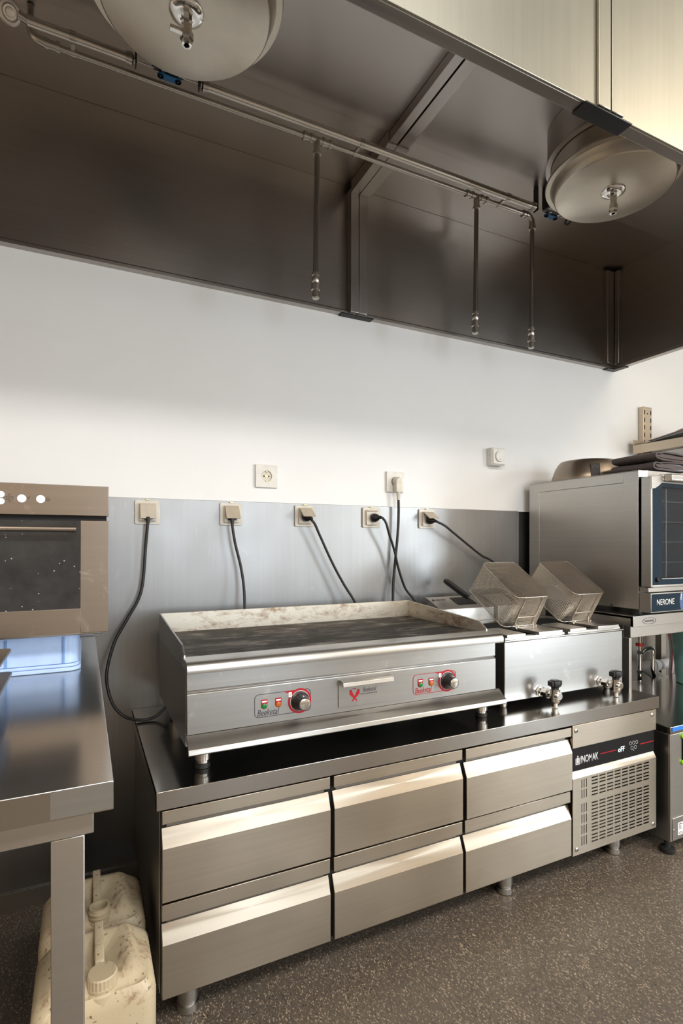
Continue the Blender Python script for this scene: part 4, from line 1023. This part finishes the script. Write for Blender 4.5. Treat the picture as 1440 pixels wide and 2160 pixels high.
cr = thing('storage_crate', 'pale blue plastic crate on the worktable under the small oven', 'crate', (-.3, -.35, TZ))
b = B()
b.prism(rrect(-.58, -.007, -.535, -.10, .030, 6), 'Z', TZ + .0005, TZ + .010)
b.prism(rrect(-.577, -.010, -.532, -.103, .028, 6), 'Z', TZ + .0105, TZ + .018)
b.build('base_band', 'crate_blue', cr, .002)
B().prism(rrect(-.572, -.012, -.528, -.107, .028, 6), 'Z', TZ + .0185, .9455).build('shell', 'crate_blue', cr, .002)
B().prism(rrect(-.574, -.010, -.530, -.105, .028, 6), 'Z', .938, .946).build('rim', 'crate_blue', cr, .001)
for xx in (-.166, -.047, -.30, -.43): B().box(xx, xx + .0045, -.5305, -.5283, TZ + .019, .937).build('seam_rib', 'crate_line', cr)

ov = thing('compact_oven', 'small built-in style oven with speckled dark glass standing on the blue crate', 'oven', (-.25, -.35, .9465))
VX0, VX1, VF = -.54, .053, -.600
B().box(VX0 + .01, VX1 - .012, VF + .024, -.12, .9465, 1.292).build('body', 'steel_dark', ov, .002)
B().box(VX0, VX1, VF, VF + .022, 1.2285, 1.299).build('control_fascia', 'steel_brown', ov, .0012)
B().box(VX0 + .005, VX1 - .004, VF + .012, VF + .0235, .952, 1.2283).build('door_gap', 'black_gap', ov)
b = B()
b.box(-.007, VX1, VF, VF + .020, .954, 1.217).box(VX0, VX0 + .06, VF, VF + .020, .954, 1.217).box(VX0 + .06, -.007, VF, VF + .020, .954, 1.012)
od = b.build('door', 'steel_brown', ov, .0008)
B().box(VX0 + .06, -.0072, VF + .001, VF + .018, 1.0122, 1.2165).build('door_glass', 'oven_glass', od)
B().sweep([(VX0 + .08, VF - .028, 1.1965), (-.016, VF - .028, 1.1965)], .0062, 14).build('handle', 'steel_brown', od)
for hx in (-.022, VX0 + .09): B().sweep([(hx, VF - .028, 1.1945), (hx, VF, 1.1925)], .0045, 10).build('handle_post', 'steel_dark', od)
for bx, bz, r_ in ((-.0885, 1.2645, .0088), (-.1255, 1.2645, .0088), (-.165, 1.2725, .0068), (-.165, 1.2570, .0068), (-.225, 1.2645, .0088)):
    bt = B().lathe([(r_, 0), (r_, .0012), (r_ * .9, .0018)], (bx, VF, bz), (0, -1, 0), 24).build('button', 'led_button', ov)
ic = B()
y = VF - .0003
def ringp(bx, bz, r_): ic.sweep([(bx + r_ * math.cos(a * math.pi / 8), y, bz + r_ * math.sin(a * math.pi / 8)) for a in range(16)], .0005, 4, closed=True)
ringp(-.0738, 1.2645, .0035); ic.prism([(-.0748, 1.2628), (-.0724, 1.2645), (-.0748, 1.2662)], 'Y', y, y - .0003)
ic.sweep([(-.1145, y, 1.2665), (-.1130, y, 1.2640), (-.1100, y, 1.2700)], .0006, 4)
ringp(-.1525, 1.2655, .0032); ic.sweep([(-.147, y, 1.263), (-.1425, y, 1.263), (-.1425, y, 1.268), (-.147, y, 1.268)], .0004, 4, closed=True)
for s_ in (1, -1): ic.sweep([(-.1518, y, 1.2655 + s_ * .006), (-.1468, y, 1.2655 + s_ * .006), (-.1493, y, 1.2655 + s_ * .009)], .0004, 4, closed=True)
ic.build('icons', 'dark_print', ov)

sc_ = thing('tray_stand', 'two dark steel trays one above the other at the left edge of the worktable', 'tray stand', (-.32, -.85, TZ))
for zz, yb in ((.945, -.72), (.895, -.705)):
    B().prism(rrect(-.55, -.132, -1.02, yb, .012, 5), 'Z', zz, zz + .006).build('tray_plate', 'steel_dark', sc_, .0015)
B().box(-.50, -.18, -.98, -.75, .8955 + .006, .9445).build('core', 'black_plastic', sc_)
B().box(-.52, -.16, -1.0, -.73, TZ + .0005, .8945).build('base', 'panel_black', sc_, .003)

# ================================================================== JERRYCANS
def jerry(yf, lab, cap):
    x0, x1, yb = -.095, .138, yf + .205; H = .285
    t = thing('jerrycan', lab, 'jerrycan', ((x0 + x1) / 2, (yf + yb) / 2, 0), 'plastic jerrycans under the worktable')
    nx, ny = 28, 26; cx_ = .030
    b = B(); W_, L_ = x1 - x0, yb - yf
    # body: stacked rounded rectangles, then a moulded top surface
    def sect(z, ins, r):
        return [(p[0], p[1], z) for p in rrect(x0 + ins, x1 - ins, yf + ins, yb - ins, r, 5)]
    secs = [sect(.0008, .010, .022), sect(.008, .002, .028), sect(.03, .0, .03), sect(.12, .002, .03), sect(.13, .0, .03), sect(.225, .0, .03), sect(.243, .003, .032), sect(.256, .010, .034)]
    rings = [[b.bm.verts.new(p) for p in s] for s in secs]
    n = len(rings[0])
    for A, Q in zip(rings, rings[1:]):
        for k in range(n): b.bm.faces.new((A[k], A[(k + 1) % n], Q[(k + 1) % n], Q[k]))
    b.bm.faces.new(rings[0][::-1])
    # top: concentric rings with height field
    def hz(x, y, q):
        u = (x - cx_) / .5; v = (y - yf) / L_
        side = max(0, abs(x - (x0 + x1) / 2) - .055) / .06           # raised shoulders left and right
        crown = .256 + (H - .256) * min(1, (1 - q) * 3.2)
        valley = .030 * math.exp(-((x - cx_) / .050) ** 2) * math.exp(-((v - .52) / .30) ** 2)
        front = .018 * math.exp(-((v - .10) / .16) ** 2) * math.exp(-((x - cx_) / .07) ** 2)
        groove = .010 * math.exp(-((abs(x - cx_) - .078) / .010) ** 2) * math.exp(-((v - .5) / .28) ** 2)
        return crown + .018 * (v - .3) * min(1, (1 - q) * 3) - valley - front - groove
    prev = rings[-1]; mx, my = (x0 + x1) / 2, (yf + yb) / 2
    base = secs[-1]
    for q in (.95, .88, .80, .70, .60, .50, .40, .30, .20, .10):
        cur = []
        for (px_, py_, _) in base:
            x = mx + (px_ - mx) * q; y = my + (py_ - my) * q
            cur.append(b.bm.verts.new((x, y, hz(x, y, q))))
        for k in range(n): b.bm.faces.new((prev[k], prev[(k + 1) % n], cur[(k + 1) % n], cur[k]))
        prev = cur
    b.bm.faces.new(prev)
    b.build('can', 'jerry_plastic', t, smooth=60)
    # handle bridging the valley
    ya, yc = yf + .070, yf + .198
    hb = B().prism([(yc, H - .006), (yc - .004, H + .006), (yc - .014, H + .010), ((ya + yc) / 2, H + .006), (ya + .010, H - .006), (ya, H - .020), (ya - .004, H - .036), (ya + .008, H - .036), (ya + .016, H - .020), ((ya + yc) / 2, H - .008), (yc - .018, H - .004), (yc - .016, H - .010)], 'X', cx_ - .0095, cx_ + .0095)
    hb.build('handle', 'jerry_plastic', t, .0035, seg=3, smooth=50)
    # neck + cap
    ny_ = yf + .038; nz_ = .248
    if cap:
        B().lathe([(.036, -.010), (.034, .006), (.029, .010)], (cx_ + .004, ny_, nz_), n=32).build('neck', 'jerry_plastic', t)
        cpz = nz_ + .008
        b = B(); m = 96
        prof = [(.0295, 0), (.0300, .002), (.0300, .008), (.0285, .009)]
        b.lathe(prof, (cx_ + .004, ny_, cpz), n=48)
        rr = [[b.bm.verts.new((cx_ + .004 + (rad + (.0010 if (k // 2) % 2 else 0)) * math.cos(2 * math.pi * k / m), ny_ + (rad + (.0010 if (k // 2) % 2 else 0)) * math.sin(2 * math.pi * k / m), cpz + h)) for k in range(m)] for rad, h in ((.0285, .009), (.0280, .026))]
        for k in range(m): b.bm.faces.new((rr[0][k], rr[0][(k + 1) % m], rr[1][(k + 1) % m], rr[1][k]))
        top = [b.bm.verts.new((cx_ + .004 + .0262 * math.cos(2 * math.pi * k / m), ny_ + .0262 * math.sin(2 * math.pi * k / m), cpz + .0285)) for k in range(m)]
        for k in range(m): b.bm.faces.new((rr[1][k], rr[1][(k + 1) % m], top[(k + 1) % m], top[k]))
        b.bm.faces.new(top)
        b.build('screw_cap', 'jerry_plastic', t, smooth=30)
    else:
        B().lathe([(.026, -.010), (.025, .012), (.0225, .013), (.0225, .018), (.0245, .019), (.0245, .023), (.0225, .024), (.0225, .028), (.0245, .029), (.0245, .033), (.0225, .034), (.0225, .042), (.018, .042), (.018, -.004), (.001, -.004)], (cx_ + .004, ny_, nz_), n=32, close=False).build('open_neck', 'jerry_plastic', t, smooth=30)
    return t
jerry(-.825, 'grimy cream jerrycan with ribbed screw cap, in front of the other one', True)
jerry(-.612, 'cream jerrycan with an open threaded neck, behind the capped one', False)
